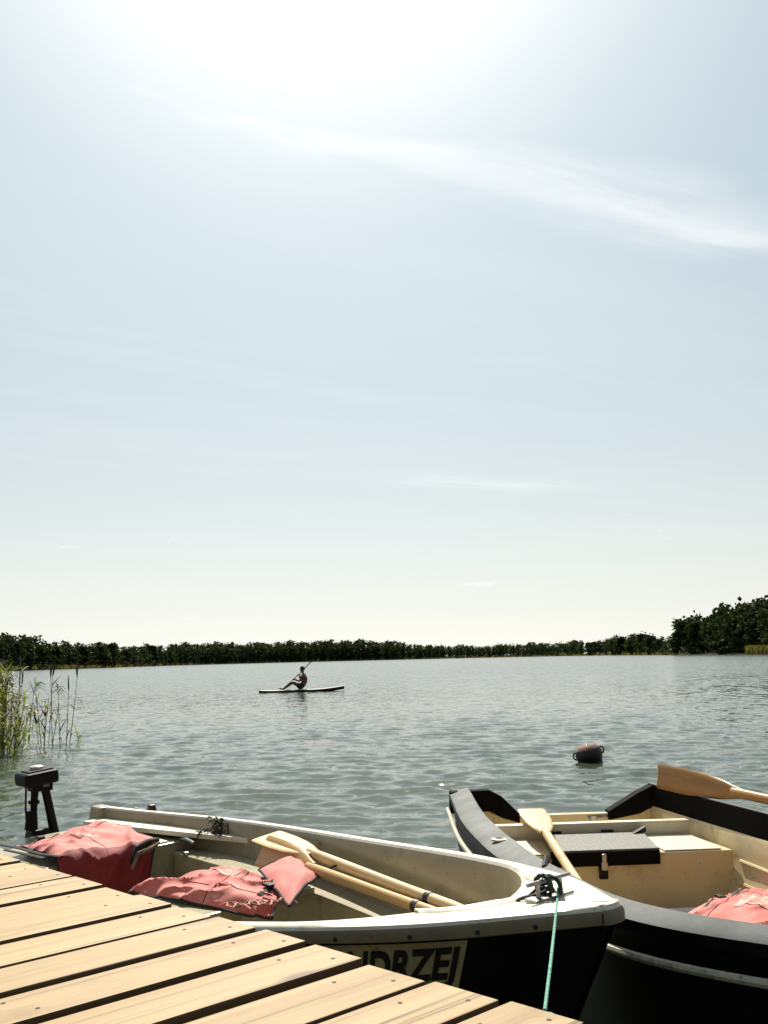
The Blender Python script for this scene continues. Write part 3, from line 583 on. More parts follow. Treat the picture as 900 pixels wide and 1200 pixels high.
for i in range(75):
    fx = -38 + 58 * g.random() ** .8; fy = 868 + 18 * g.random(); p = at(fx, fy, 0.0)
    tipy = 776 + max(0, fx) * 2.6 + abs(g.normal(0, 16)); hh = max(.35, (fy - tipy) / F * p.y)
    me = reed_mesh(hh, g, 'plume' if g.random() < .12 else None, int(g.integers(9, 15)), False); me.materials.append(M_reed if g.random() < .8 else M_reedry)
    o = link('reed_stalk', me); o.location = (p.x, p.y, -.01); o.rotation_euler = (0, g.normal(0, .06), g.uniform(0, 6.28))
    tag(o, 'leafy green reed in the dense clump at the left edge', 'reed', 'dense reed clump at the left edge')

# ---------------------------------------------------------------- dock
TH = R(-45.47); U = Vector((math.cos(TH), math.sin(TH), 0)); NN = Vector((-U.y, U.x, 0)); DZ = 0.72; EDGE = 1.186
dock = thing('dock', 'sunlit wooden dock of pale planks in the foreground', 'dock', tuple(U * -1.6 + NN * 0.3 + Vector((0, 0, -1.2))), (0, 0, TH + R(90)))
DI = (Matrix.Translation(dock.location) @ Matrix.Rotation(TH + R(90), 4, 'Z')).inverted()
# near edges of the planks along the dock (metres) and the gap in front of each
seams = [(-2.882, .012), (-2.734, .012), (-2.586, .012), (-2.447, .012), (-2.300, .013), (-2.153, .019), (-2.002, .008), (-1.869, .015), (-1.726, .018), (-1.584, .020), (-1.447, .034), (-1.291, .021), (-1.139, .022), (-0.989, .020), (-0.842, .018)]
seams += [(-0.842 + .147 * i, .018) for i in range(1, 12)]
endn = [1.18, 1.18, 1.18, 1.181, 1.18, 1.181, 1.178, 1.185, 1.185, 1.19, 1.199, 1.193, 1.188, 1.187, 1.19] + [1.188] * 11
BL = 2.3
prev = -3.03; pgap = .012
g = np.random.default_rng(9)
for i, ((un, gap), en) in enumerate(zip(seams, endn)):
    wdt = un - prev - pgap; c = U * (un - wdt / 2) + NN * (en - BL / 2) + Vector((0, 0, DZ - .020 + g.normal(0, .0012)))
    lc = DI @ c
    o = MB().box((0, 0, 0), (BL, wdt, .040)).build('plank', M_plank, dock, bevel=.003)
    o.location = lc; o.rotation_euler = (g.normal(0, .0012), g.normal(0, .0008), 0)
    for dn in (.030, .100, ) if False else ():
        pass
    # two screws over each joist
    for jn, (oa, ob) in ((.030, (.28, 0)), (.104, (.78, 0)), (.49, (.25, 0)), (.52, (.75, 0)), (1.4, (.25, 0)), (1.41, (.75, 0))):
        sx = BL / 2 - jn + g.normal(0, .004); sy = -wdt / 2 + wdt * (1 - oa) + g.normal(0, .004)
        s_ = MB().lathe([(0.0, .0201), (.0026, .0201), (.0034, .0206), (.0040, .0199)], 10).build('screw', M_screw, o)
        s_.location = (sx, -sy, 0)
    prev = un; pgap = gap
def dl(u_, n_, z_): return DI @ (U * u_ + NN * n_ + Vector((0, 0, z_)))
for n_ in (EDGE - .10, EDGE - .62, EDGE - 1.42, EDGE - 2.1):
    a, b = dl(-3.02, n_, DZ - .125), dl(0.75, n_, DZ - .125)
    o = MB().box((0, 0, 0), ((b - a).length, .06, .16)).build('joist', M_joist, dock, bevel=.004); o.location = (a + b) / 2; o.rotation_euler = (0, 0, R(90))
for u_ in (-2.85, -1.55, 0.1):
    for n_ in (EDGE - .25, EDGE - 1.75):
        p = dl(u_, n_, 0); m = MB().tube([p + Vector((0, 0, -2.2)), p + Vector((0, 0, .68))], .07, 12)
        m.build('post', M_joist, dock, smooth=True)

# ---------------------------------------------------------------- boats
class Frame:
    def __init__(s, q):
        s.q = q; s.loc = Vector((q[0], q[1], 0)); s.eul = Euler((q[-1], 0, q[2]))
        s.M = Matrix.Translation(s.loc) @ s.eul.to_matrix().to_4x4(); s.I = s.M.inverted()
        s.L = q[3]
    def b(s, x): return float(spl([0, .3, .6, .8, .92, 1], [*s.q[4:9], 0.03], np.array(x / s.L)))
    def z(s, x): t = x / s.L; return s.q[9] + s.q[10] * t + s.q[11] * t * t
    def px(s, px, py, axis, val):      # a pixel carried onto a plane of the boat (0: station, 1: side, 2: height)
        a = s.I @ Vector((0, 0, H)); d = s.I.to_3x3() @ ray(px, py)
        return a + d * ((val - a[axis]) / d[axis])
    def thing(s, name, label, cat, base, group=None):
        o = thing(name, label, cat, s.M @ Vector(base), s.eul, group); return o, Vector(base)
A = Frame([-1.8349, 4.938, -0.8754, 3.6116, 0.4621, 0.6546, 0.5731, 0.412, 0.2328, 0.4893, -0.0491, 0.2645, 0.0464])
B = Frame([0.9114, 5.4837, -1.4754, 3.7984, 0.6041, 0.7063, 0.7005, 0.5661, 0.2333, 0.495, -0.0378, 0.1837, -0.0075])
def stations(L, n, s0=0.0): return [s0 + (L - s0) * (1 - (1 - i / n) ** 1.5) for i in range(n + 1)]
def outer(fr, s, v, inset=.02, drop=.038, rake=.55, keel=-.18):
    """point on the starboard-side hull skin; v 0 at the gunwale, 1 at the keel"""
    b = max(.012, fr.b(s) - inset); zg = fr.z(s) - drop; t = s / fr.L
    kz = keel + max(0, (t - .72) / .28) ** 2 * .30
    prof_v = [0, .3, .62, .82, 1]; prof_b = [1, .965, .86, .55, 0.0]; prof_z = [0, .36, .78, .93, 1]
    bb = b * float(np.interp(v, prof_v, prof_b)); zz_ = zg + (kz - zg) * float(np.interp(v, prof_v, prof_z))
    wr = max(0, (t - .55) / .45) ** 2
    return Vector((s - rake * wr * (zg - zz_), -bb, zz_))
def hull_mesh(fr, **k):
    rows = []; vs_ = [0, .08, .15, .3, .46, .62, .72, .82, .91, 1]
    for s in stations(fr.L, 40):
        st = [outer(fr, s, v, **k) for v in vs_]; rows.append(st + [Vector((p.x, -p.y, p.z)) for p in st[-2::-1]])
    return MB().grid(rows)
def rim_inner(fr, s, wid, s1, s2):
    k = 1.0 if s <= s1 else math.sqrt(max(0, 1 - ((s - s1) / (s2 - s1)) ** 2)); return max(0.0, (fr.b(s) - wid)) * k

def boat_common(fr, root, name, MI, MH, s1, s2, wid, wall_drop, floor, liner_top=0.0):
    hull_mesh(fr).build('hull', MH, root, smooth=True)
    rows = []
    for s in [0.02 + (s2 - .02) * (1 - (1 - i / 44) ** 1.6) for i in range(45)]:
        wi = rim_inner(fr, s, wid, s1, s2); zt = fr.z(s) - liner_top; fl = floor + max(0, (s - 2.3)) * .07
        prof = [(1, zt), (.985, zt - .02), (.975, zt - .10), (.95, (zt + fl) * .5), (.90, fl + .06), (.84, fl + .015), (.78, fl), (.4, fl - .004), (0, fl - .006)]
        if wi < .25: prof = [(a * 1.0, z_) for a, z_ in prof]
        half = [Vector((s - (0 if s < s1 else (zt - z_) * .25 * (s - s1) / (s2 - s1)), -a * wi, z_)) for a, z_ in prof]
        rows.append(half + [Vector((p.x, -p.y, p.z)) for p in half[-2::-1]])
    MB().grid(rows, flip=True).build('inner_liner', MI, root, smooth=True)

# ======== boat A: cream rowing boat with a black hull
ra = thing('rowing_boat', 'cream rowing boat with black hull and name plate moored along the dock', 'boat', A.loc, A.eul)
S1, S2, WA = 2.95, 3.29, .045
boat_common(A, ra, 'A', M_cream, M_hullblk, S1, S2, WA, .06, .10, .004)
ss = [.10 + (A.L - .10) * (1 - (1 - i / 60) ** 1.6) for i in range(61)]
def rimrow(s):
    b = A.b(s); z_ = A.z(s); wi = rim_inner(A, s, WA, S1, S2) if s < S2 else 0.0
    return [(s, wi, z_ - .004), (s, wi + (b - wi) * .12, z_ + .004), (s, wi + (b - wi) * .75, z_ + .004), (s, b - .004, z_ - .001), (s, b, z_ - .008)]
for sg in (1, -1):
    MB().grid([[(x, y * sg, z_) for x, y, z_ in rimrow(s)] for s in ss]).build('gunwale', M_rim, ra, smooth=True)
    MB().grid([[(s, (A.b(s)) * sg, A.z(s) - .008), (s, (A.b(s) + .004) * sg, A.z(s) - .016), (s, (A.b(s) + .004) * sg, A.z(s) - .035), (s, (A.b(s) - .022) * sg, A.z(s) - .041)] for s in ss]).build('rub_strip', M_strip, ra, smooth=True)
# rounded nose closing the stem
e = A.L; ys_ = np.linspace(-1, 1, 11); bn_ = A.b(e)
nose = lambda y, k: e + .012 * math.sqrt(max(0, 1 - y * y)) + k
MB().grid([[(e - .004, y * bn_, A.z(e) + .004), (nose(y, -.006), y * bn_, A.z(e) + .003), (nose(y, 0), y * (bn_ + .002), A.z(e) - .006)] for y in ys_]).build('stem_cap', M_rim, ra, smooth=True)
MB().grid([[(nose(y, 0), y * (bn_ + .002), A.z(e) - .006), (nose(y, .004), y * (bn_ + .004), A.z(e) - .014), (nose(y, .004), y * (bn_ + .004), A.z(e) - .035), (nose(y, -.03), y * (bn_ - .01), A.z(e) - .041)] for y in ys_]).build('stem_fender', M_strip, ra, smooth=True)
# low moulded step on the foredeck
rows = []
for i in range(21):
    a = math.pi * (i / 20 - .5) * .8; s = 3.13 + .235 * math.cos(a); y = .20 * math.sin(a); y = max(-A.b(s) + .035, min(A.b(s) - .035, y))
    rows.append([(s - .012, y * .95, A.z(s) + .004), (s - .004, y * .98, A.z(s) + .012), (s + .010, y, A.z(s) + .012), (s + .022, y * 1.03, A.z(s) + .004)])
MB().grid(rows).build('deck_step', M_rim, ra, smooth=True)
for s in (1.2, 1.75, 2.25, 2.62, 2.9, 3.1, 3.27, 3.40, 3.50):
    for sg in (1, -1):
        o = MB().lathe([(0, .0035), (.004, .0028), (.0055, 0)], 10).build('strip_screw', M_screw, ra, smooth=True)
        d_ = Vector((-(A.b(s + .02) - A.b(s - .02)) / .04 * 1.0, sg, 0)).normalized(); o.location = (s, sg * (A.b(s) + .004), A.z(s) - .026); o.rotation_euler = d_.to_track_quat('Z', 'Y').to_euler()
# transom with low middle
zt, zc = A.z(0), .383
sec = [outer(A, 0.0, v) for v in (.02, .15, .3, .62, .82, 1)]
poly = [(0, A.b(0), zt), (0, A.b(0) - .04, zt), (0, A.b(0) - .075, zc), (0, -A.b(0) + .075, zc), (0, -A.b(0) + .04, zt), (0, -A.b(0), zt)] + [(0, p.y, p.z) for p in sec] + [(0, -p.y, p.z) for p in sec[-2::-1]]
MB().prism([(x - .012, y, z_) for x, y, z_ in poly], (.05, 0, 0)).build('transom', M_cream, ra, bevel=.004)
for sg in (1, -1):   # rounded quarter blocks where the gunwale meets the transom
    MB().box((.055, sg * (A.b(.05) - .03), zt - .07), (.14, .085, .15), top=.8).build('quarter_block', M_cream, ra, bevel=.012)
# stern locker
SB, ZB = .80, .402
w0 = lambda s, z_=.35: (A.b(s) - WA) * .965
poly = [(s, w0(s), ZB) for s in np.linspace(.05, SB, 8)] + [(s, -w0(s), ZB) for s in np.linspace(SB, .05, 8)]
MB().prism(poly, (0, 0, -.29)).build('stern_locker', M_cream, ra, bevel=.006)
MB().box((SB - .10, .33, ZB + .004), (.15, .22, .006)).build('locker_hatch', M_rim, ra, bevel=.002)
# side benches along both sides and the middle thwart
for sg in (1, -1):
    wi = lambda s: min(.46, (A.b(s) - WA) * .80)
    stn = np.linspace(SB + .01, 2.62, 14)
    poly = [(s, sg * (A.b(s) - WA) * .968, .362) for s in stn] + [(s, sg * wi(s) * (.97 if s < 2.4 else .97), .362) for s in stn[::-1]]
    o = MB().prism(poly, (0, 0, -.26)).build('side_bench', M_cream, ra, bevel=.006)
for s_, wd in ((1.62, .46),):
    MB().box((s_ + .06, 0, .368), (wd, 2 * (A.b(s_) - WA) * .74, .03)).build('thwart', M_cream, ra, bevel=.006)
    MB().box((s_ + .06, 0, .23), (wd - .06, .30, .246)).build('thwart_support', M_cream, ra, bevel=.006)
for s_ in (1.95, 2.12, 2.28):   # moulded ribs on the bench face
    MB().box((s_, .440 if s_ < 2.2 else .425, .23), (.028, .012, .24)).build('moulded_rib', M_cream, ra, bevel=.003)
# inner shelf on the far quarter
stn = np.linspace(.10, 1.20, 16)
poly = [(s, (A.b(s) - WA) * .985, .442) for s in stn] + [(s, (A.b(s) - WA) * .985 - .105 * (1 - ((s - .1) / 1.12) ** 3), .442) for s in stn[::-1]]
MB().prism(poly, (0, 0, -.022)).build('side_shelf', M_rim, ra, bevel=.004)
# hand rail stub by the locker and bench
p = A.px(215, 985, 1, .50); MB().tube([p + Vector((-.02, 0, .005)), p + Vector((.05, -.01, .012)), p + Vector((.10, .0, .0))], .009, 8).build('bench_catch', M_steel, ra, smooth=True)
p = A.px(218, 1001, 1, .45); MB().box(p, (.02, .02, .02)).build('bench_catch', M_steel, ra, bevel=.004)

def cleat(parent, p, d, size, mt, sub=Vector((0, 0, 0))):
    d = Vector(d).normalized(); n_ = Vector((-d.y, d.x, 0)); m = MB()
    up = Vector((0, 0, 1)); h = size * .28
    m.tube([p - d * size * .5 + up * (h + size * .05), p - d * size * .3 + up * h, p + d * size * .3 + up * h, p + d * size * .5 + up * (h + size * .05)], [size * .035, size * .055, size * .055, size * .035], 10)
    for k in (-1, 1): m.tube([p + d * k * size * .16, p + d * k * size * .15 + up * h], [size * .075, size * .05], 10)
    m.box(p + up * size * .02, (size * .5, size * .16, size * .04), Matrix.Rotation(math.atan2(d.y, d.x), 3, 'Z'))
    return m.build('cleat', mt, parent, smooth=True, sub=sub)
cleat(ra, A.px(166, 958, 2, .443), (1, .12, 0), .13, M_steel)
p = A.px(178, 960, 2, .443); MB().box(p + Vector((0, 0, .035)), (.05, .05, .07), top=.6).build('rowlock_block', M_rubber, ra, bevel=.006)
p = A.px(190, 963, 2, .445); m = MB(); m.tube([p + Vector((.045 * math.cos(a), .03 * math.sin(a), .004)) for a in np.linspace(0, 6.28, 17)], .006, 6, cap=False); m.build('mooring_ring', M_steel, ra, smooth=True)

# bow cleat
pb = Vector((3.36, .10, A.z(3.36) + .004))
bc1, bc2 = A.px(618, 1038, 2, A.z(3.33) + .055), A.px(667, 1024, 2, A.z(3.33) + .055)
mid = (bc1 + bc2) / 2; m = MB(); m.tube([bc1, mid, bc2], [.0045, .0055, .0045], 12)
dirv = (bc2 - bc1).normalized(); base = A.z(mid.x) + .004
for k in (-.035, .035):
    q = mid + dirv * k; m.tube([Vector((q.x, q.y, base - .004)), q], [.006, .0045], 10)
m.box(Vector((mid.x, mid.y, base + .003)), (.12, .035, .008), Matrix.Rotation(math.atan2(dirv.y, dirv.x), 3, 'Z'))
m.build('bow_cleat', M_steel, ra, smooth=True)

# name plate and lettering on the near (starboard) bow
def on_hull(s, v, off):
    p = outer(A, s, v); a = outer(A, s + .01, v) - outer(A, s - .01, v); b_ = outer(A, s, v + .01) - outer(A, s, v - .01)
    n_ = a.cross(b_).normalized(); n_ = n_ if n_.y < 0 else -n_
    return p + n_ * off
def s_of_px(px, v=.1):
    lo, hi = 2.2, A.L - .02
    for _ in range(40):
        mid_ = (lo + hi) / 2; w_ = A.M @ outer(A, mid_, v); d = w_ - Vector((0, 0, H)); cp, sp = math.cos(PITCH), math.sin(PITCH)
        y = d.y * cp + d.z * sp; z_ = -d.y * sp + d.z * cp; xx, yy = F * d.x / y, F * z_ / y
        X_ = 450 + math.cos(ROLL) * xx - math.sin(ROLL) * yy
        if X_ < px: lo = mid_
        else: hi = mid_
    return lo
sa_, sb_ = s_of_px(378), s_of_px(541)
V0, V1 = .006, .160
rows = [[on_hull(sa_ + (sb_ - sa_) * i / 24, V0 + (V1 - V0) * j / 6, .0035) for j in range(7)] for i in range(25)]
pl = MB().grid(rows).build('name_plate', M_plate, ra, smooth=True)
cu = bpy.data.curves.new('lettering', 'FONT'); cu.body = 'ANDRZEJ'; cu.size = 1.0; cu.offset = .035; cu.resolution_u = 4; cu.space_character = 1.02
to = bpy.data.objects.new('lettering_src', cu); C.objects.link(to)
dg = bpy.context.evaluated_depsgraph_get(); tm = bpy.data.meshes.new_from_object(to.evaluated_get(dg)); bpy.data.objects.remove(to)
bm = bmesh.new(); bm.from_mesh(tm); bmesh.ops.triangulate(bm, faces=bm.faces); bmesh.ops.subdivide_edges(bm, edges=[e for e in bm.edges if e.calc_length() > .12], cuts=2); bm.to_mesh(tm); bm.free()
tx = np.array([v.co[:] for v in tm.vertices]); x0, x1, y0, y1 = tx[:, 0].min(), tx[:, 0].max(), tx[:, 1].min(), tx[:, 1].max()
# one mesh per letter: islands in reading order
bm = bmesh.new(); bm.from_mesh(tm); bm.verts.ensure_lookup_table(); seen = set(); isl = []
for v in bm.verts:
    if v.index in seen: continue
    st = [v]; comp = []
    while st:
        q = st.pop()
        if q.index in seen: continue
        seen.add(q.index); comp.append(q); st += [e_.other_vert(q) for e_ in q.link_edges]
    isl.append(comp)
isl.sort(key=lambda c_: min(v.co.x for v in c_))
for comp in isl:
    ids = {v.index: i for i, v in enumerate(comp)}; fs = {f for v in comp for f in v.link_faces}
    P = []
    for v in comp:
        u_ = (v.co.x - x0) / (x1 - x0); w_ = (v.co.y - y0) / (y1 - y0)
        P.append(on_hull(sa_ + (sb_ - sa_) * (.035 + .93 * u_), V1 - (V1 - V0) * (.10 + .80 * w_), .0055))
    MB().add(P, [tuple(ids[v.index] for v in f.verts) for f in fs]).build('letter', M_letter, pl)
bm.free()

# ======== boat B: tan boat with charcoal gunwales
rb = thing('rowing_boat', 'tan boat with broad charcoal gunwales moored behind the cream boat', 'boat', B.loc, B.eul)
WB = .105
boat_common(B, rb, 'B', M_tan, M_hullblk, 2.9, 3.45, WB + .01, .1, .085, .09)
ss = [.0 + (B.L) * (1 - (1 - i / 56) ** 1.6) for i in range(57)]
def wb(s): return WB - .045 * min(1, max(0, (s - 1.7) / 1.1))
def bi(s): return max(0.0, rim_inner(B, s, wb(s), 3.2, 3.55)) if s < 3.55 else 0.0
for sg in (1, -1):
    rows = []; crow = []; erow = []
    for s in ss:
        b, z_ = B.b(s), B.z(s); i_ = bi(s)
        crow.append([(s, sg * max(0, i_ - .004), z_ - .118), (s, sg * max(0, i_ - .006), z_ - .10), (s, sg * max(0, i_ - .003), z_ + .020), (s, sg * i_, z_ + .023)])
        rows.append([(s, sg * i_, z_ + .023), (s, sg * (i_ + min(.006, (b - i_) * .1)), z_ + .028), (s, sg * (i_ + (b - i_) * .5), z_ + .016), (s, sg * (b - .008), z_ + .003), (s, sg * b, z_ - .004)])
        erow.append([(s, sg * b, z_ - .004), (s, sg * (b + .001), z_ - .03), (s, sg * (b - .03), z_ - .048)])
    MB().grid(rows).build('gunwale', M_char, rb, smooth=True); MB().grid(crow).build('coaming', M_coam, rb, smooth=True); MB().grid(erow).build('gunwale_edge', M_hullblk, rb, smooth=True)
    rl = [Vector((s, sg * (B.b(s) + .012), B.z(s) - .082)) for s in ss[:-1]]
    MB().tube(rl, .0105, 8).build('rub_rail', M_railcream, rb, smooth=True)
    sk = MB().lathe([(.030, 0), (.030, .006), (.018, .008), (.016, .002)], 18); o = sk.build('rowlock_socket', M_rim, rb, smooth=True)
    s_ = 1.60; o.location = (s_, sg * (B.b(s_) - .055), B.z(s_) + .019)
    k_ = MB().lathe([(.0, .003), (.0155, .003)], 16).build('socket_hole', M_rubber, o)
# transom
b0 = B.b(0); zt = B.z(0)
top = [(-b0, zt), (-.40, zt + .006), (-.33, zt - .03), (-.235, .372), (.25, .372), (.42, zt - .03), (.50, zt + .006), (b0, zt)]
sec = [outer(B, 0.0, v) for v in (.1, .3, .62, .82, 1)]
poly = [(0, y, z_) for y, z_ in top] + [(0, -p.y, p.z) for p in sec] + [(0, p.y, p.z) for p in sec[-2::-1]]
MB().prism([(x - .012, y, z_) for x, y, z_ in poly], (.045, 0, 0)).build('transom', M_tan, rb, bevel=.003)
for seg in ([0, 1, 2, 3], [4, 5, 6, 7]):
    tp = [top[i] for i in seg]; low = []
    for y, z_ in tp: low.append((y, z_ - (.035 if abs(abs(y) - .24) < .03 else .10)))
    MB().prism([(-.02, y, z_ + .012) for y, z_ in tp] + [(-.02, y, z_) for y, z_ in low[::-1]], (.075, 0, 0)).build('transom_cap', M_coam, rb, bevel=.006)
p = B.px(701, 957, 0, .03); m = MB(); m.tube([p + Vector((0, -.06, 0)), p + Vector((0, .05, .004))], .010, 8); m.box(p + Vector((0, -.03, -.01)), (.03, .03, .03)); m.build('motor_pad_bolt', M_steel, rb, smooth=True)
# stern locker with lid
SF, ZF = .90, .330
wbx = lambda s: (B.b(s) - WB - .01) * .955
poly = [(s, wbx(s), ZF) for s in np.linspace(.47, SF, 6)] + [(s, -wbx(s), ZF) for s in np.linspace(SF, .47, 6)]
MB().prism(poly, (0, 0, -.255)).build('stern_locker', M_tan, rb, bevel=.008)
MB().prism([(.45, -wbx(.45), .402), (.45, wbx(.45), .402), (.505, wbx(.5), .402), (.505, -wbx(.5), .402)], (0, 0, -.32)).build('locker_lip', M_tanlt, rb, bevel=.008)
for y0_, y1_ in ((-.56, -.315), (.235, .50)):
    MB().prism([(.515, y0_, ZF + .002), (.515, y1_, ZF + .002), (SF - .01, y1_, ZF + .002), (SF - .01, y0_, ZF + .002)], (0, 0, .005)).build('locker_top_panel', M_rim, rb, bevel=.002)
lid = MB().prism([(.52, -.22, ZF + .028), (.52, .265, ZF + .028), (SF + .012, .20, ZF + .022), (SF + .012, -.295, ZF + .022)], (0, 0, -.02)).build('locker_lid', M_lid, rb, bevel=.004)
MB().prism([(SF + .006, -.297, ZF + .0225), (SF + .006, .202, ZF + .0225), (SF + .022, .202, ZF + .014), (SF + .022, -.297, ZF + .014)], (0, 0, -.062)).build('lid_skirt', M_coam, lid, bevel=.004)
for y_ in (-.17, .09): MB().tube([(.518, y_ - .03, ZF + .03), (.518, y_ + .03, ZF + .03)], .009, 8).build('hinge', M_blackpl, lid, smooth=True)
MB().prism([(.56, .20, ZF + .030), (.53, .27, ZF + .030), (.53, .27, ZF + .055)], (.03, .0, 0)).build('lid_stop', M_blackpl, lid)
p = B.px(708, 1008, 0, SF + .028); m = MB(); m.box(p + Vector((0, 0, .010)), (.012, .020, .03)); m.box(p + Vector((.002, 0, -.025)), (.012, .028, .035)); m.box(p + Vector((.004, 0, -.008)), (.010, .012, .07)); m.build('latch', M_steel, rb, bevel=.002)
MB().box((SF + .012, p.y, ZF - .062), (.01, .04, .085)).build('latch_plate', M_blackpl, rb, bevel=.002)
for z_ in (.20, .29):   # moulded strakes on the inside of the far side
    MB().tube([Vector((s, (B.b(s) - WB - .01) * (.93 if z_ < .25 else .962), z_)) for s in np.linspace(.95, 2.6, 14)], .008, 6).build('moulded_strake', M_tan, rb, smooth=True)
p = B.px(641, 1013, 2, B.z(1.9) + .03); MB().tube([p + Vector((-.05, .02, .0)), p + Vector((0, 0, .02)), p + Vector((.05, -.02, .0))], .011, 8).build('rowlock', M_blackpl, rb, smooth=True)

# ---------------------------------------------------------------- oars
def oar(name, label, fr, tip, end, mt, blade_len, blade_w, nrm, r=.021, collar_at=None, group=None, thick=.011, grip=None):
    tip, end = Vector(tip), Vector(end); d = (end - tip); Lh = d.length; d.normalize()
    nrm = Vector(nrm); nrm = (nrm - d * nrm.dot(d)).normalized(); sd_ = d.cross(nrm).normalized()
    W = fr.M.to_3x3(); dW, sW, nW = (W @ d).normalized(), (W @ sd_).normalized(), (W @ nrm).normalized()
    o = bpy.data.objects.new(name, None); C.objects.link(o); o.empty_display_size = .1
    o.matrix_world = Matrix.Translation(fr.M @ tip) @ Matrix(((dW.x, sW.x, nW.x), (dW.y, sW.y, nW.y), (dW.z, sW.z, nW.z))).to_4x4()
    tag(o, label, 'oar', group)
    # local: x along the oar from the blade tip, y across the blade, z out of its face
    prof = [(0.0, .44, .5), (.015, .485, .6), (.06, .5, .8), (.35, .50, 1.0), (.62, .44, 1.2), (.80, .34, 1.5), (.93, .22, 1.9), (1.0, .17, 2.1)]
    rows = []
    for u, hw, tk in prof:
        x = u * blade_len; yy = hw * blade_w; t_ = thick * tk * .5; row = []
        for k in range(14):
            a = 2 * math.pi * k / 14; ca_, sa_2 = math.cos(a), math.sin(a)
            row.append((x + (.012 * (1 - abs(ca_)) if u == 0 else 0), yy * math.copysign(abs(ca_) ** .55, ca_), t_ * math.copysign(abs(sa_2) ** .8, sa_2)))
        rows.append(row)
    m = MB().grid(rows, closed=True); m.f.append(tuple(range(13, -1, -1)))
    m.build('blade', mt, o, smooth=True)
    n_ = 8; pts = [(blade_len * .90 + (Lh - blade_len * .90) * i / n_, 0, 0) for i in range(n_ + 1)]
    rr = [min(r, blade_w * .17)] + [r * (1 + .04 * math.sin(i)) for i in range(1, n_)] + [r * .8]
    MB().tube(pts, rr, 14).build('shaft', mt, o, smooth=True)
    if collar_at is not None: MB().tube([(collar_at - .011, 0, 0), (collar_at + .011, 0, 0)], r * 1.12, 14).build('collar', M_rubber, o, smooth=True)
    if collar_at is not None: MB().tube([(collar_at, 0, -r), (collar_at, -.003, -r - .035)], .006, 8).build('collar_pin', M_blackpl, o, smooth=True)
    return o
t1, e1 = A.px(311, 979, 2, .512), A.px(560, 1074, 2, .470)
oar('oar', 'upper of two wooden oars lying together in the cream boat', A, t1, e1, M_oarpale, .40, .135, (-.25, -.1, 1), r=.0175, collar_at=(A.px(503, 1052, 2, .478) - t1).length, group='oars lying in the cream boat')
t2, e2 = A.px(306, 996, 2, .475), A.px(535, 1079, 2, .45)
oar('oar', 'lower wooden oar under its pair in the cream boat', A, t2, e2, M_oar, .40, .125, (-.1, -.8, .5), r=.0175, collar_at=(A.px(489, 1061, 2, .456) - t2).length, group='oars lying in the cream boat')
t3, e3 = B.px(622, 948, 2, .440), B.px(684, 1045, 2, .405)
e3 = t3 + (e3 - t3) * 1.15
oar('oar', 'pale wooden oar with blade resting on the tan boat stern locker', B, t3, e3, M_oarpale, .62, .140, (0, 0, 1), r=.0185)
t4 = B.px(770, 909, 2, .575); e4 = B.px(905, 938, 2, .565); e4 = t4 + (e4 - t4).normalized() * 1.75
oar('oar', 'brown varnished oar laid along the far gunwale of tan boat', B, t4, e4, M_oarbrown, .72, .128, (.1, -.95, .12), r=.022)
# cord lashing the two oars
c0 = A.px(385, 1000, 2, .505); cdir = (e1 - t1).normalized()

# ---------------------------------------------------------------- life vests
def fabric(name, label, fr, base, surf, nu, nv, thick, seed, group=None, amp=.006, dark=None):
    """cushion-like garment: surf(u,v) -> centre point in the boat frame; wrinkles and a soft swollen edge"""
    o, bs = fr.thing(name, label, 'life vest', base, group); g2 = np.random.default_rng(seed)
    waves = [(g2.normal(0, 9), g2.normal(0, 9), g2.uniform(0, 6.28), g2.uniform(.3, 1)) for _ in range(9)]
    def pt(u, v): return Vector(surf(u, v))
    top, bot = [], []
    for i in range(nu + 1):
        rt, rbm = [], []
        for j in range(nv + 1):
            u, v = i / nu, j / nv; p = pt(u, v)
            e_ = 1e-3; a = pt(min(1, u + e_), v) - pt(max(0, u - e_), v); b = pt(u, min(1, v + e_)) - pt(u, max(0, v - e_))
            n_ = a.cross(b).normalized(); n_ = n_ if n_.z > -.2 else -n_
            edge = min(u, 1 - u, v * 1.0, 1 - v); sw = min(1, edge / .13) ** .5
            wr = sum(w_ * math.sin(kx * u + ky * v + ph) for kx, ky, ph, w_ in waves) * amp * .4
            wr += amp * .8 * math.sin(20 * u + 6 * math.sin(5 * v)) * max(0, .35 - edge)
            rg_ = 1 - abs(mnoise.noise(Vector((u * 4.2 + seed, v * 3.4, 1.3)))) * 3.2; wr += amp * 1.5 * max(0, rg_) ** 2 - amp * .5
            wr += amp * .3 * mnoise.noise(Vector((u * 11, v * 9 + seed, 4.1)))
            rt.append(p + n_ * (thick * .5 * sw + wr)); rbm.append(p - n_ * (thick * .5 * sw - wr * .3))
        top.append(rt); bot.append(rbm)
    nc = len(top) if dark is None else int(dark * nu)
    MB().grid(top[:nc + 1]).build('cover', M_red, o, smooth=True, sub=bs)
    if dark is not None: MB().grid(top[nc:]).build('shaded_hang', M_reddeep, o, smooth=True, sub=bs)  # front of the drape: its shade is painted by the darker red
    MB().grid(bot).build('lining', M_webbing, o, smooth=True, sub=bs)
    ring = [(i, 0) for i in range(nu + 1)] + [(nu, j) for j in range(1, nv + 1)] + [(i, nv) for i in range(nu - 1, -1, -1)] + [(0, j) for j in range(nv - 1, 0, -1)]
    MB().tube([(top[i][j] + bot[i][j]) / 2 for i, j in ring] + [(top[0][0] + bot[0][0]) / 2], thick * .05 + .0025, 8).build('piping', M_webbing, o, smooth=True, sub=bs)
    return o, bs, top
def lerp4(c, u, v):
    a, b, cc, d = [Vector(x) for x in c]; return (a * (1 - u) + b * u) * (1 - v) + (d * (1 - u) + cc * u) * v
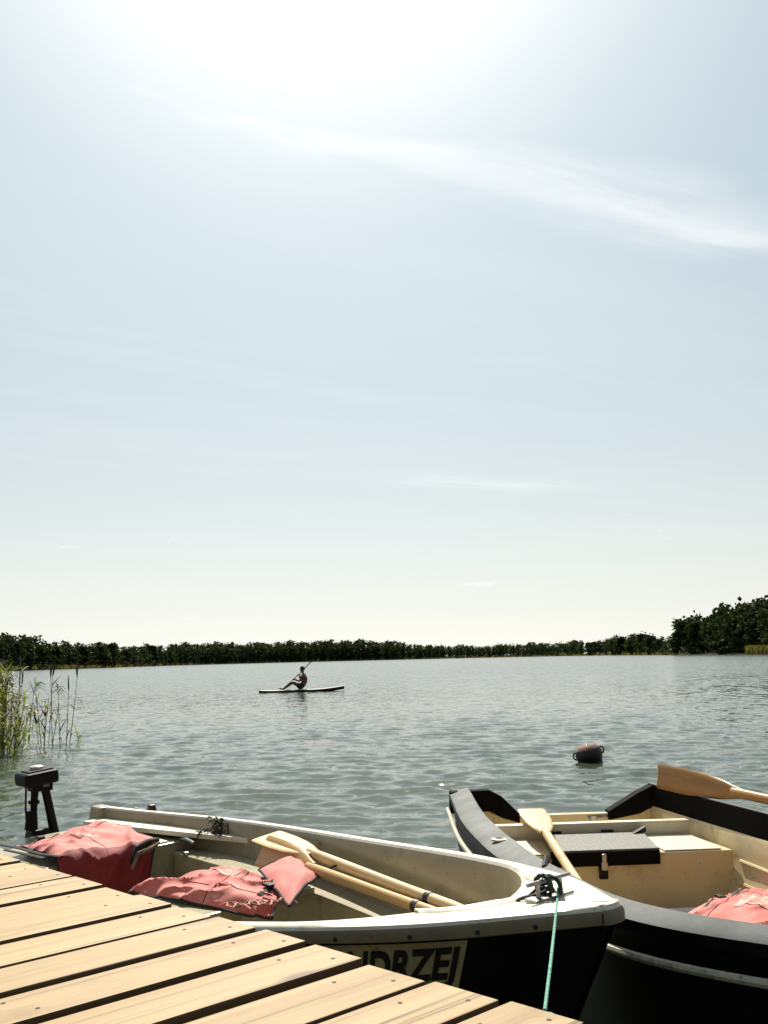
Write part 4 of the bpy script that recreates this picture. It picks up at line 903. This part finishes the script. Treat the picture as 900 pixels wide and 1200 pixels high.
# vest over the stern locker: u from stern to over the front edge, v from near side to far side
def s_v1(u, v):
    zt_ = ZB + .034
    L0, Lf = A.px(18, 993, 2, zt_), A.px(112, 968, 2, zt_)
    E0, E1 = Vector((SB - .02, -.09, zt_)), Vector((SB + .0, .36, zt_))
    k = .66
    if u < k:
        t = u / k; p = lerp4([L0, E0, E1, Lf], t, v)
        return p + Vector((0, 0, .018 * math.sin(math.pi * t) * (.5 + v)))
    t = (u - k) / (1 - k); a = min(1, t * 2.2) * math.pi / 2; p = E0.lerp(E1, v); rr = .055
    p = p + Vector((rr * math.sin(a), 0, -rr * (1 - math.cos(a))))
    if t > .45: p = p + Vector((.02 * (t - .45), 0, -(t - .45) * .26))
    return p + Vector((0, -.07 * t * v, 0))
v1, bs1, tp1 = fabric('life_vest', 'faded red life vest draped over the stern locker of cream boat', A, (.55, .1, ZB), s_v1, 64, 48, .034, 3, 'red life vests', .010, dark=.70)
# rolled side panels along its far edge
q0, q1, q2 = A.px(153, 1012, 0, .875), A.px(160, 994, 0, .865), A.px(185, 984, 0, .81)
MB().tube([q0, q1, (q1 + q2) / 2 + Vector((0, 0, .008)), q2], [.007, .012, .014, .010], 10).build('rolled_panel', M_webbing, v1, smooth=True, sub=bs1)
q = Vector((.022, -.004, -.020)); MB().tube([q0 + q, q1 + q, (q1 + q2) / 2 + q, q2 + q * .6], [.006, .011, .012, .008], 10).build('foam_edge', M_foam, v1, smooth=True, sub=bs1)
for pp in ([(2, 990), (22, 994), (48, 1001), (72, 1004)], [(6, 996), (30, 1001), (52, 1006)]):
    MB().tube([A.px(x, y, 2, ZB + .045) for x, y in pp], .010, 8, flat=[.004] * len(pp)).build('strap', M_webbing, v1, smooth=True, sub=bs1)
# flat vest on the thwart
zt2 = .412
c4 = [A.px(150, 1040, 2, zt2), A.px(318, 1070, 2, zt2 - .01), A.px(338, 1040, 2, zt2), A.px(258, 1019, 2, zt2 + .012)]
def s_v2(u, v):
    p = lerp4(c4, u, v); return p + Vector((0, 0, .022 * math.sin(math.pi * u) * math.sin(math.pi * v) - .05 * max(0, .2 - v) * 1.5))
v2, bs2, tp2 = fabric('life_vest', 'flat faded red life vest on the middle thwart with raised collar', A, (1.68, .1, .385), s_v2, 64, 44, .034, 5, 'red life vests', .010)
c5 = [A.px(340, 1062, 2, .425), A.px(374, 1046, 2, .415), A.px(355, 1003, 2, .475), A.px(302, 1021, 2, .455)]
c5 = [c5[0], A.px(379, 1027, 2, .44), A.px(356, 1003, 2, .475), A.px(304, 1019, 2, .445)]
rows_t, rows_b = [], []
for i in range(15):
    rt, rb_ = [], []
    for j in range(15):
        u, v = i / 14, j / 14; p = lerp4(c5, u, v) + Vector((0, 0, .02 * math.sin(math.pi * u) * (1 - v * .5) + .010 * mnoise.noise(Vector((u * 4, v * 4, 2.2))))); e_ = min(1, min(u, 1 - u, v, 1 - v) / .14) ** .5
        rt.append(p + Vector((-.002, -.004, .015 * e_))); rb_.append(p - Vector((0, 0, .015 * e_)))
    rows_t.append(rt); rows_b.append(rb_)
co = MB().grid(rows_t).build('collar', M_red, v2, smooth=True, sub=bs2); MB().grid(rows_b).build('collar_lining', M_webbing, co, smooth=True, sub=bs2)
ring = [(i, 0) for i in range(15)] + [(14, j) for j in range(1, 15)] + [(i, 14) for i in range(13, -1, -1)] + [(0, j) for j in range(13, -1, -1)]
MB().tube([(rows_t[i][j] + rows_b[i][j]) / 2 for i, j in ring], .005, 8).build('collar_piping', M_webbing, co, smooth=True, sub=bs2)
# strap to the oars
s0, s1_ = A.px(378, 1026, 2, .455), A.px(402, 1012, 2, .50)
MB().tube([s0, (s0 + s1_) / 2 + Vector((0, 0, .01)), s1_], .004, 6).build('strap', M_webbing, v2, smooth=True, sub=bs2)
# torn, bunched edge
g = np.random.default_rng(4)
for k in range(6):
    P = [A.px(258 + k * 10 + 5.5 * i + g.normal(0, 2), 1061 - k * 1.2 - 3.5 * math.sin(i * 1.7 + k) + g.normal(0, 1.0), 2, .432) for i in range(8)]
    MB().tube(P, [.0015, .003, .0045, .004, .005, .0035, .004, .0015], 7).build('torn_fold', M_foam if k % 2 else M_red, v2, smooth=True, sub=bs2)
# vest in the tan boat
zt3 = .205
c6 = [B.px(782, 1078, 2, zt3), B.px(930, 1100, 2, zt3), B.px(960, 1052, 2, zt3), B.px(868, 1046, 2, zt3)]
def s_v3(u, v):
    p = lerp4(c6, u, v); return p + Vector((0, 0, .03 * math.sin(math.pi * u) * math.sin(math.pi * v) - .03 * max(0, .25 - u)))
v3, bs3, tp3 = fabric('life_vest', 'faded red life vest lying on the floor of the tan boat', B, (1.45, .3, .09), s_v3, 64, 48, .045, 8, 'red life vests', .010)
MB().box((1.46, .33, .13), (.42, .55, .10)).build('foam_block', M_webbing, v3, bevel=.02, sub=bs3)
def seam(par, bs, tp, v=None, u=None, u0=0.03, u1=0.97):
    nu, nv = len(tp) - 1, len(tp[0]) - 1
    P = [tp[i][int(v * nv)] + Vector((0, 0, -.0005)) for i in range(int(u0 * nu), int(u1 * nu) + 1)] if v is not None else [tp[int(u * nu)][j] + Vector((0, 0, -.0005)) for j in range(int(u0 * nv), int(u1 * nv) + 1)]
    MB().tube(P, .0024, 6).build('seam', M_reddeep, par, smooth=True, sub=bs)
def strap(par, bs, tp, u, v0, v1_, wd=3):
    nu, nv = len(tp) - 1, len(tp[0]) - 1; i0 = int(u * nu)
    rows = [[tp[i0 + k][j] + Vector((0, 0, .0045 if 0 < k < wd else .001)) for k in range(wd + 1)] for j in range(int(v0 * nv), int(v1_ * nv) + 1)]
    MB().grid(rows).build('strap', M_webbing, par, smooth=True, sub=bs)
    p = rows[len(rows) // 2][1]; MB().box(p + Vector((0, 0, .006)), (.045, .030, .010)).build('buckle', M_blackpl, par, bevel=.003, sub=bs)
seam(v1, bs1, tp1, v=.5); seam(v1, bs1, tp1, u=.22); seam(v2, bs2, tp2, v=.30); seam(v2, bs2, tp2, u=.55); seam(v3, bs3, tp3, v=.72); seam(v3, bs3, tp3, u=.30)
strap(v2, bs2, tp2, .86, .25, .97); strap(v3, bs3, tp3, .16, .1, .9); strap(v1, bs1, tp1, .08, .02, .45)
def print_patch(par, bs, tp, u0, u1, v0, v1_):
    nu, nv = len(tp) - 1, len(tp[0]) - 1; rows = []
    for i in range(int(u0 * nu), int(u1 * nu) + 1): rows.append([tp[i][j] + Vector((0, 0, .0022)) for j in range(int(v0 * nv), int(v1_ * nv) + 1)])
    MB().grid(rows).build('worn_print', M_print, par, smooth=True, sub=bs)
print_patch(v1, bs1, tp1, .30, .44, .42, .66); print_patch(v2, bs2, tp2, .26, .48, .62, .84); print_patch(v3, bs3, tp3, .42, .80, .30, .62)

# ---------------------------------------------------------------- ropes
o, bs = A.thing('mooring_line', 'thin green mooring line from the bow cleat down to the dock', 'rope', tuple(mid))
a0 = mid + dirv * .03 + Vector((0, 0, -.02)); wend = U * -0.0 + at(638, 1186, .70); e0 = A.I @ wend
edge_pt = A.px(652, 1066, 2, A.z(3.45) + .012)
edge_pt = A.px(653.5, 1050, 2, A.z(3.4) + .013)
e0 = A.I @ (at(638.5, 1184, .705))
MB().tube([a0, a0.lerp(edge_pt, .6) + Vector((0, 0, .006)), edge_pt, edge_pt.lerp(e0, .33) + Vector((0, 0, -.004)), edge_pt.lerp(e0, .66) + Vector((0, 0, -.004)), e0], .0029, 8).build('line', M_ropeg, o, smooth=True, sub=bs)
MB().tube([e0 + Vector((.012 * math.cos(a), .012 * math.sin(a), -.01)) for a in np.linspace(0, 6.28, 13)], .004, 6).build('knot', M_ropeg, o, smooth=True, sub=bs)
o, bs = A.thing('coiled_rope', 'dark green rope wrapped round the bow cleat with a loop', 'rope', tuple(mid))
m = MB(); P = []
for i in range(60):
    a = i * .62; rr = .020 + .004 * math.sin(i * .9); k = -.025 + .05 * ((i % 20) / 20)
    P.append(mid + dirv * k + Vector((-dirv.y, dirv.x, 0)) * rr * math.cos(a) + Vector((0, 0, -.012 + rr * 1.1 * math.sin(a))))
m.tube(P, .0040, 7)
lp = A.px(604, 1052, 2, A.z(3.3) + .02); P = []
for i in range(19):
    a = 2 * math.pi * i / 18; c_ = (mid + lp) / 2 + Vector((0, 0, -.012)); ax = (lp - mid) * .5; P.append(c_ + ax * math.cos(a) + Vector((-ax.y, ax.x, 0)) * .32 * math.sin(a) + Vector((0, 0, .006 * math.sin(a * 2))))
m.tube(P, .0038, 7); m.build('rope_wraps', M_roped, o, smooth=True, sub=bs)

# water weed caught on the far gunwale
o, bs = A.thing('water_weed', 'dark clump of dried water weed caught on the far gunwale', 'weed', tuple(A.px(256, 975, 2, .44)))
g = np.random.default_rng(12); m = MB(); c0 = A.px(257, 968, 2, .47)
for k in range(60):
    p = c0 + Vector((g.normal(0, .028), g.normal(0, .015), g.normal(0, .016) - .008)); d = Vector((g.normal(), g.normal(), g.normal())).normalized() * g.uniform(.02, .05)
    m.tube([p, p + d * .5 + Vector((0, 0, .01)), p + d], [.002, .004, .001], 5, cap=False)
for k in range(22):
    p = A.px(232 + 42 * g.random(), 975 + 3 * g.random(), 2, .447); d = Vector((g.normal(), g.normal(), g.normal() * .4)).normalized() * g.uniform(.02, .04)
    m.tube([p, p + d * .5 + Vector((0, 0, .008)), p + d], [.002, .003, .001], 5, cap=False)
tag(m.build('strands', mat('dried_weed', (0.03, 0.028, 0.015), .9, var=.4, var_scale=30), o, sub=bs), kind='stuff')

# ---------------------------------------------------------------- outboard motor
o, bs = A.thing('outboard_motor', 'small black electric outboard motor clamped on the cream boat transom', 'motor', (-.02, .14, .37))
SM = -.045
def mp(px, py, s=SM): return A.px(px, py, 0, s)
hd = MB(); c0, c1 = mp(27, 908), mp(62, 910)
ctr = (mp(25, 903) + mp(64, 912)) / 2
hw = (mp(64, 912) - mp(25, 903)).length / 2
rot = Matrix.Rotation(R(4), 3, 'X')
hd.box(mp(43, 911), (.17, hw * 1.9, .066), rot); h_ = hd.build('head', M_blackpl, o, bevel=.020, seg=4, sub=bs)
MB().box(mp(43.5, 905.5) + Vector((0, 0, .004)), (.13, hw * 1.75, .03), rot, top=.8).build('head_cover', M_blackpl, o, bevel=.008, sub=bs)
cp_ = mp(43, 901) + Vector((0, 0, .006)); MB().lathe([(0, .012), (.024, .011), (.033, .006), (.034, -.006)], 20, Matrix.Translation(cp_)).build('battery_cap', M_greypl, o, smooth=True, sub=bs)
MB().box(mp(47, 920), (.09, (mp(59, 920) - mp(36, 920)).length, .055), None, top=1.0).build('control_box', M_blackpl, o, bevel=.008, sub=bs)
MB().box(mp(54, 919, SM + .047), (.004, .030, .022)).build('rating_label', mat('grey_label', (.16, .16, .15), .6), o, sub=bs)
MB().box(mp(62, 911), (.05, .03, .03)).build('twist_grip', M_blackpl, o, bevel=.008, sub=bs)
MB().tube([mp(41, 922), mp(39.5, 950), mp(37.5, 986)], [.019, .0165, .0165], 14).build('shaft', M_blackpl, o, smooth=True, sub=bs)
MB().tube([mp(39.8, 938) , mp(39.6, 942)], .027, 14).build('depth_collar', M_blackpl, o, smooth=True, sub=bs)
MB().tube([mp(37.2, 950) , mp(36.6, 972)], [.026, .032], 14).build('sleeve', M_blackpl, o, smooth=True, sub=bs)
MB().tube([mp(53, 924), mp(59, 952), mp(64, 977)], [.021, .021, .024], 14).build('tiller_arm', M_blackpl, o, smooth=True, sub=bs)
MB().tube([mp(27, 912), mp(30.5, 925), mp(30, 948), mp(32, 972)], .0055, 8).build('cable', M_rubber, o, smooth=True, sub=bs)
m = MB(); m.box(mp(45, 980), (.11, .115, .075), top=.8); m.box(mp(46, 990, -.03), (.10, .16, .045)); m.build('clamp_bracket', M_blackpl, o, bevel=.008, sub=bs)
MB().box(mp(68, 987, .02), (.07, .05, .03)).build('clamp_arm', M_blackpl, o, bevel=.005, sub=bs)
for pxs in (40, 66): q = mp(pxs, 992, .045); MB().tube([q, q + Vector((.06, 0, 0))], .007, 8).build('clamp_screw', M_steel, o, smooth=True, sub=bs)
q = mp(37.5, 986); m = MB(); m.tube([q, Vector((SM - .06, q.y, -.45))], .0165, 12); m.build('lower_shaft', M_blackpl, o, smooth=True, sub=bs)
MB().tube([(SM - .20, q.y, -.47), (SM - .14, q.y, -.47), (SM + .06, q.y, -.47), (SM + .10, q.y, -.47)], [.02, .042, .042, .012], 14).build('motor_pod', M_blackpl, o, smooth=True, sub=bs)
for k in range(2):
    MB().box((SM - .21, q.y + (k * 2 - 1) * .055, -.47), (.008, .09, .035), Matrix.Rotation(R(25 * (1 - 2 * k)), 3, 'Y')).build('propeller_blade', M_blackpl, o, bevel=.003, sub=bs)

# ---------------------------------------------------------------- buoy
p = at(692, 892, 0.0); bu = thing('mooring_buoy', 'tilted dark maroon mooring buoy with side loops floating on the lake', 'buoy', p + Vector((0, 0, .02)), (R(4), R(-14), 0))
k = 31 / F * p.y / 2
MB().lathe([(0, -.16), (k * .55, -.155), (k * .72, -.12), (k * .86, -.02), (k * 1.0, .05), (k * 1.0, .075), (k * .95, .10), (k * .84, .130)], 24).build('body', M_buoy, bu, smooth=True)
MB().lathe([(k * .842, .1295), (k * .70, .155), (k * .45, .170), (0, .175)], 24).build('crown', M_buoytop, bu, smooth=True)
for sg in (-1, 1):
    MB().tube([(sg * (k * .93 + .035 * math.sin(a)), 0, .075 - .042 * math.cos(a)) for a in np.linspace(0, math.pi, 11)], .009, 8).build('side_loop', M_rubber, bu, smooth=True)
MB().tube([(-k * .3, -k * .75, .135), (0, -k * .2, .178), (k * .2, k * .5, .170)], .006, 6).build('rope_strap', M_rubber, bu, smooth=True)

# ---------------------------------------------------------------- paddleboard with its paddler
pc = at(353.5, 810.5, 0.0); KM = pc.y / F
bl_, br_ = at(305, 811, 0), at(402, 809, 0)
BLN = (br_ - bl_).length
sb = thing('paddleboard', 'long dark-sided paddleboard carrying a seated paddler', 'paddleboard', (pc.x, pc.y, 0), (0, R(-.6), R(2)))
def half_w(t): return .38 * max(0.0, (1 - abs(2 * t - 1) ** 2.6)) ** .55 + .02
def rock(t): return .035 + .10 * max(0, (t - .62) / .38) ** 2 + .03 * max(0, (.2 - t) / .2) ** 2
rowsT, rowsS = [], []
for i in range(41):
    t = i / 40; x = (t - .5) * BLN; hw_ = half_w(t); z_ = rock(t) + .045
    rowsT.append([(x, hw_ * .93 * v, z_ + .012 * (1 - v * v)) for v in np.linspace(-1, 1, 9)])
    rowsS.append([(x, hw_ * .93, z_), (x, hw_, z_ - .03), (x, hw_ * .95, z_ - .08), (x, hw_ * .6, z_ - .125), (x, 0, z_ - .135), (x, -hw_ * .6, z_ - .125), (x, -hw_ * .95, z_ - .08), (x, -hw_, z_ - .03), (x, -hw_ * .93, z_)])
MB().grid(rowsT).build('deck', M_board, sb, smooth=True); MB().grid(rowsS).build('hull', M_boardside, sb, smooth=True)
MB().prism([(.8 * -BLN / 2, -.02, .0), (.86 * -BLN / 2, -.02, -.2), (.70 * -BLN / 2, -.02, -.03)], (0, .03, 0)).build('fin', M_boardside, sb)

def skin(name, pts, edges, mt, parent, root=0, sub=2):
    me = bpy.data.meshes.new(name + '_rig'); me.from_pydata([p[:3] for p in pts], edges, [])
    ob = bpy.data.objects.new(name + '_rig', me); C.objects.link(ob)
    md = ob.modifiers.new('s', 'SKIN'); md.use_smooth_shade = True
    ly = me.skin_vertices[0] if len(me.skin_vertices) else None
    if ly is None:
        bm_ = bmesh.new(); bm_.from_mesh(me); bm_.verts.layers.skin.verify(); bm_.to_mesh(me); bm_.free(); ly = me.skin_vertices[0]
    for i, p in enumerate(pts):
        ly.data[i].radius = (p[3], p[4] if len(p) > 4 else p[3]); ly.data[i].use_root = (i == root)
    ob.modifiers.new('u', 'SUBSURF').levels = sub
    ob.modifiers['u'].render_levels = sub
    dg_ = bpy.context.evaluated_depsgraph_get(); dg_.update(); out_ = bpy.data.meshes.new_from_object(ob.evaluated_get(dg_)); bpy.data.objects.remove(ob)
    o_ = link(name, out_, None, parent, True); out_.materials.clear(); out_.materials.append(mt)
    return o_
# the paddler faces -x (left); seat about mid-board. Heights above the deck top.
dk = rock(.52) + .055
bpy.context.view_layer.update()
pe = thing('person', 'person in dark shorts sitting on the paddleboard holding a raised paddle', 'person', tuple(sb.matrix_world @ Vector((.07, 0, dk - .012))), (0, 0, R(2)))
def xz(px, py): return ((px - 356) * KM, -(py - (808 - dk / KM)) * KM)
def P3(px, py, y, r, r2=None): a, b = xz(px, py); return (a, y, b) + ((r, r2) if r2 else (r,))
ZS = 0.115
body = [(0.0, 0, ZS, .125, .15), (0.03, 0, ZS + .16, .115, .14), (0.05, 0, ZS + .32, .115, .155), (0.02, 0, ZS + .46, .085, .15), (-.01, 0, ZS + .53, .05), (-.03, 0, ZS + .60, .062), (-.045, 0, ZS + .67, .090, .085), (-.045, 0, ZS + .75, .088, .083), (-.035, 0, ZS + .80, .05),
        # arms: shoulders, elbows, wrists (9..16)
        (0.0, .19, ZS + .43, .058), (-.16, .24, ZS + .22, .045), (-.33, .10, ZS + .285, .034), (-.38, .04, ZS + .30, .032),
        (0.0, -.19, ZS + .43, .058), (-.13, -.27, ZS + .33, .045), (-.14, -.10, ZS + .50, .034), (-.15, -.03, ZS + .54, .032),
        # legs (17..24)
        (-.06, .10, ZS - .005, .095), (-.44, .14, ZS + .17, .068), (-.60, .12, ZS + .06, .055), (-.80, .11, -.015 + .055, .040),
        (-.06, -.10, ZS - .005, .095), (-.44, -.16, ZS + .20, .068), (-.60, -.14, ZS + .07, .055), (-.80, -.12, -.015 + .055, .040),
        (-.92, .12, .09, .030), (-.92, -.13, .09, .030)]
ed = [(0, 1), (1, 2), (2, 3), (3, 4), (4, 5), (5, 6), (6, 7), (7, 8), (3, 9), (9, 10), (10, 11), (11, 12), (3, 13), (13, 14), (14, 15), (15, 16), (0, 17), (17, 18), (18, 19), (19, 20), (0, 21), (21, 22), (22, 23), (23, 24), (20, 25), (24, 26)]
skin('body', body, ed, M_skin, pe)
sh = [(0.0, 0, ZS - .002, .140, .168), (0.025, 0, ZS + .13, .127, .153), (-.08, .10, ZS + .006, .112), (-.27, .125, ZS + .095, .098), (-.08, -.10, ZS + .006, .112), (-.27, -.13, ZS + .11, .098)]
skin('shorts', sh, [(0, 1), (0, 2), (2, 3), (0, 4), (4, 5)], M_shorts, pe)
# face: nose, mouth, eyes, ears; hair
MB().tube([(-.115, 0, ZS + .715), (-.142, 0, ZS + .685), (-.118, 0, ZS + .675)], [.008, .014, .008], 8).build('nose', M_skin, pe, smooth=True)
MB().tube([(-.118, -.022, ZS + .645), (-.124, 0, ZS + .643), (-.118, .022, ZS + .645)], [.004, .007, .004], 6).build('mouth', M_shoe, pe, smooth=True)
for sg in (-1, 1):
    MB().lathe([(0, -.010), (.008, -.006), (.010, 0), (.008, .006), (0, .010)], 8, Matrix.Translation((-.116, sg * .030, ZS + .715))).build('eye', M_hair, pe, smooth=True)
    MB().lathe([(0, -.028), (.014, -.018), (.018, 0), (.013, .018), (0, .028)], 8, Matrix.Translation((-.040, sg * .083, ZS + .70))).build('ear', M_skin, pe, smooth=True)
hr = []
for i in range(9):
    ph = math.pi * .5 * i / 8 * 1.18
    hr.append([(-.035 + .102 * math.sin(ph) * math.cos(a) + .012, .097 * math.sin(ph) * math.sin(a), ZS + .728 + .105 * math.cos(ph) - (.05 * max(0, math.cos(a)) * math.sin(ph))) for a in np.linspace(0, 2 * math.pi, 17)[:-1]])
MB().grid(hr, closed=True).build('hair', M_hair, pe, smooth=True)
# hands closed round the paddle shaft: a palm and five bent fingers each
pl0 = Vector((-.80, .02, .02)); pl1 = Vector(((368 - 356) * KM, -.02, (808 - 774) * KM)); pdir = (pl1 - pl0).normalized()
def on_pad(x): t = (x - pl0.x) / (pl1.x - pl0.x); return pl0.lerp(pl1, t)
for hx, sg, wr_ in ((-.40, 1, Vector(body[12][:3])), (-.17, -1, Vector(body[16][:3]))):
    c_ = on_pad(hx); n1 = pdir.cross(Vector((0, 1, 0))).normalized(); n2 = Vector((0, 1, 0))
    hm = MB(); hm.tube([wr_, wr_.lerp(c_, .55), c_ + n2 * sg * .030], [.028, .032, .026], 10, flat=[.022, .022, .020])
    for f_ in range(4):
        k_ = c_ + pdir * (-.030 + .020 * f_); hm.tube([k_ + (n2 * math.cos(a) * sg + n1 * math.sin(a)) * (.027 - .001 * abs(f_ - 1.5)) for a in np.linspace(0, 3.6 - .2 * abs(f_ - 1), 7)], [.010, .010, .0098, .0095, .009, .0085, .007], 7)
    hm.tube([c_ + pdir * .03 + n2 * sg * .028, c_ + pdir * .042 - n1 * .024 + n2 * sg * .01, c_ + pdir * .036 - n1 * .028 - n2 * sg * .012], [.011, .0105, .008], 7)
    hm.build('hand', M_skin, pe, smooth=True)
for sg in (-1, 1):
    MB().tube([(-.80, sg * .115, .045), (-.86, sg * .12, .062), (-.94, sg * .125, .072), (-1.0, sg * .128, .085)], [.036, .040, .036, .018], 10, flat=[.034, .030, .022, .012]).build('foot', M_shoe, pe, smooth=True)
pd = thing('paddle', 'long thin dark paddle held diagonally by the seated paddler', 'paddle', (pe.matrix_basis @ pl0), (0, 0, R(2)))
MB().tube([pl0 - pl0, pl1 - pl0], .019, 10).build('shaft', M_boardside, pd, smooth=True)
MB().tube([(pdir * -.02), pdir * .06, pdir * .22, pdir * .40, pdir * .50], [.03, .08, .085, .05, .016], 12, flat=[.008, .010, .012, .014, .015]).build('blade', M_boardside, pd, smooth=True)
MB().tube([pl1 - pl0 + Vector((0, -.06, 0)), pl1 - pl0 + Vector((0, .06, 0))], .016, 8).build('grip', M_boardside, pd, smooth=True)
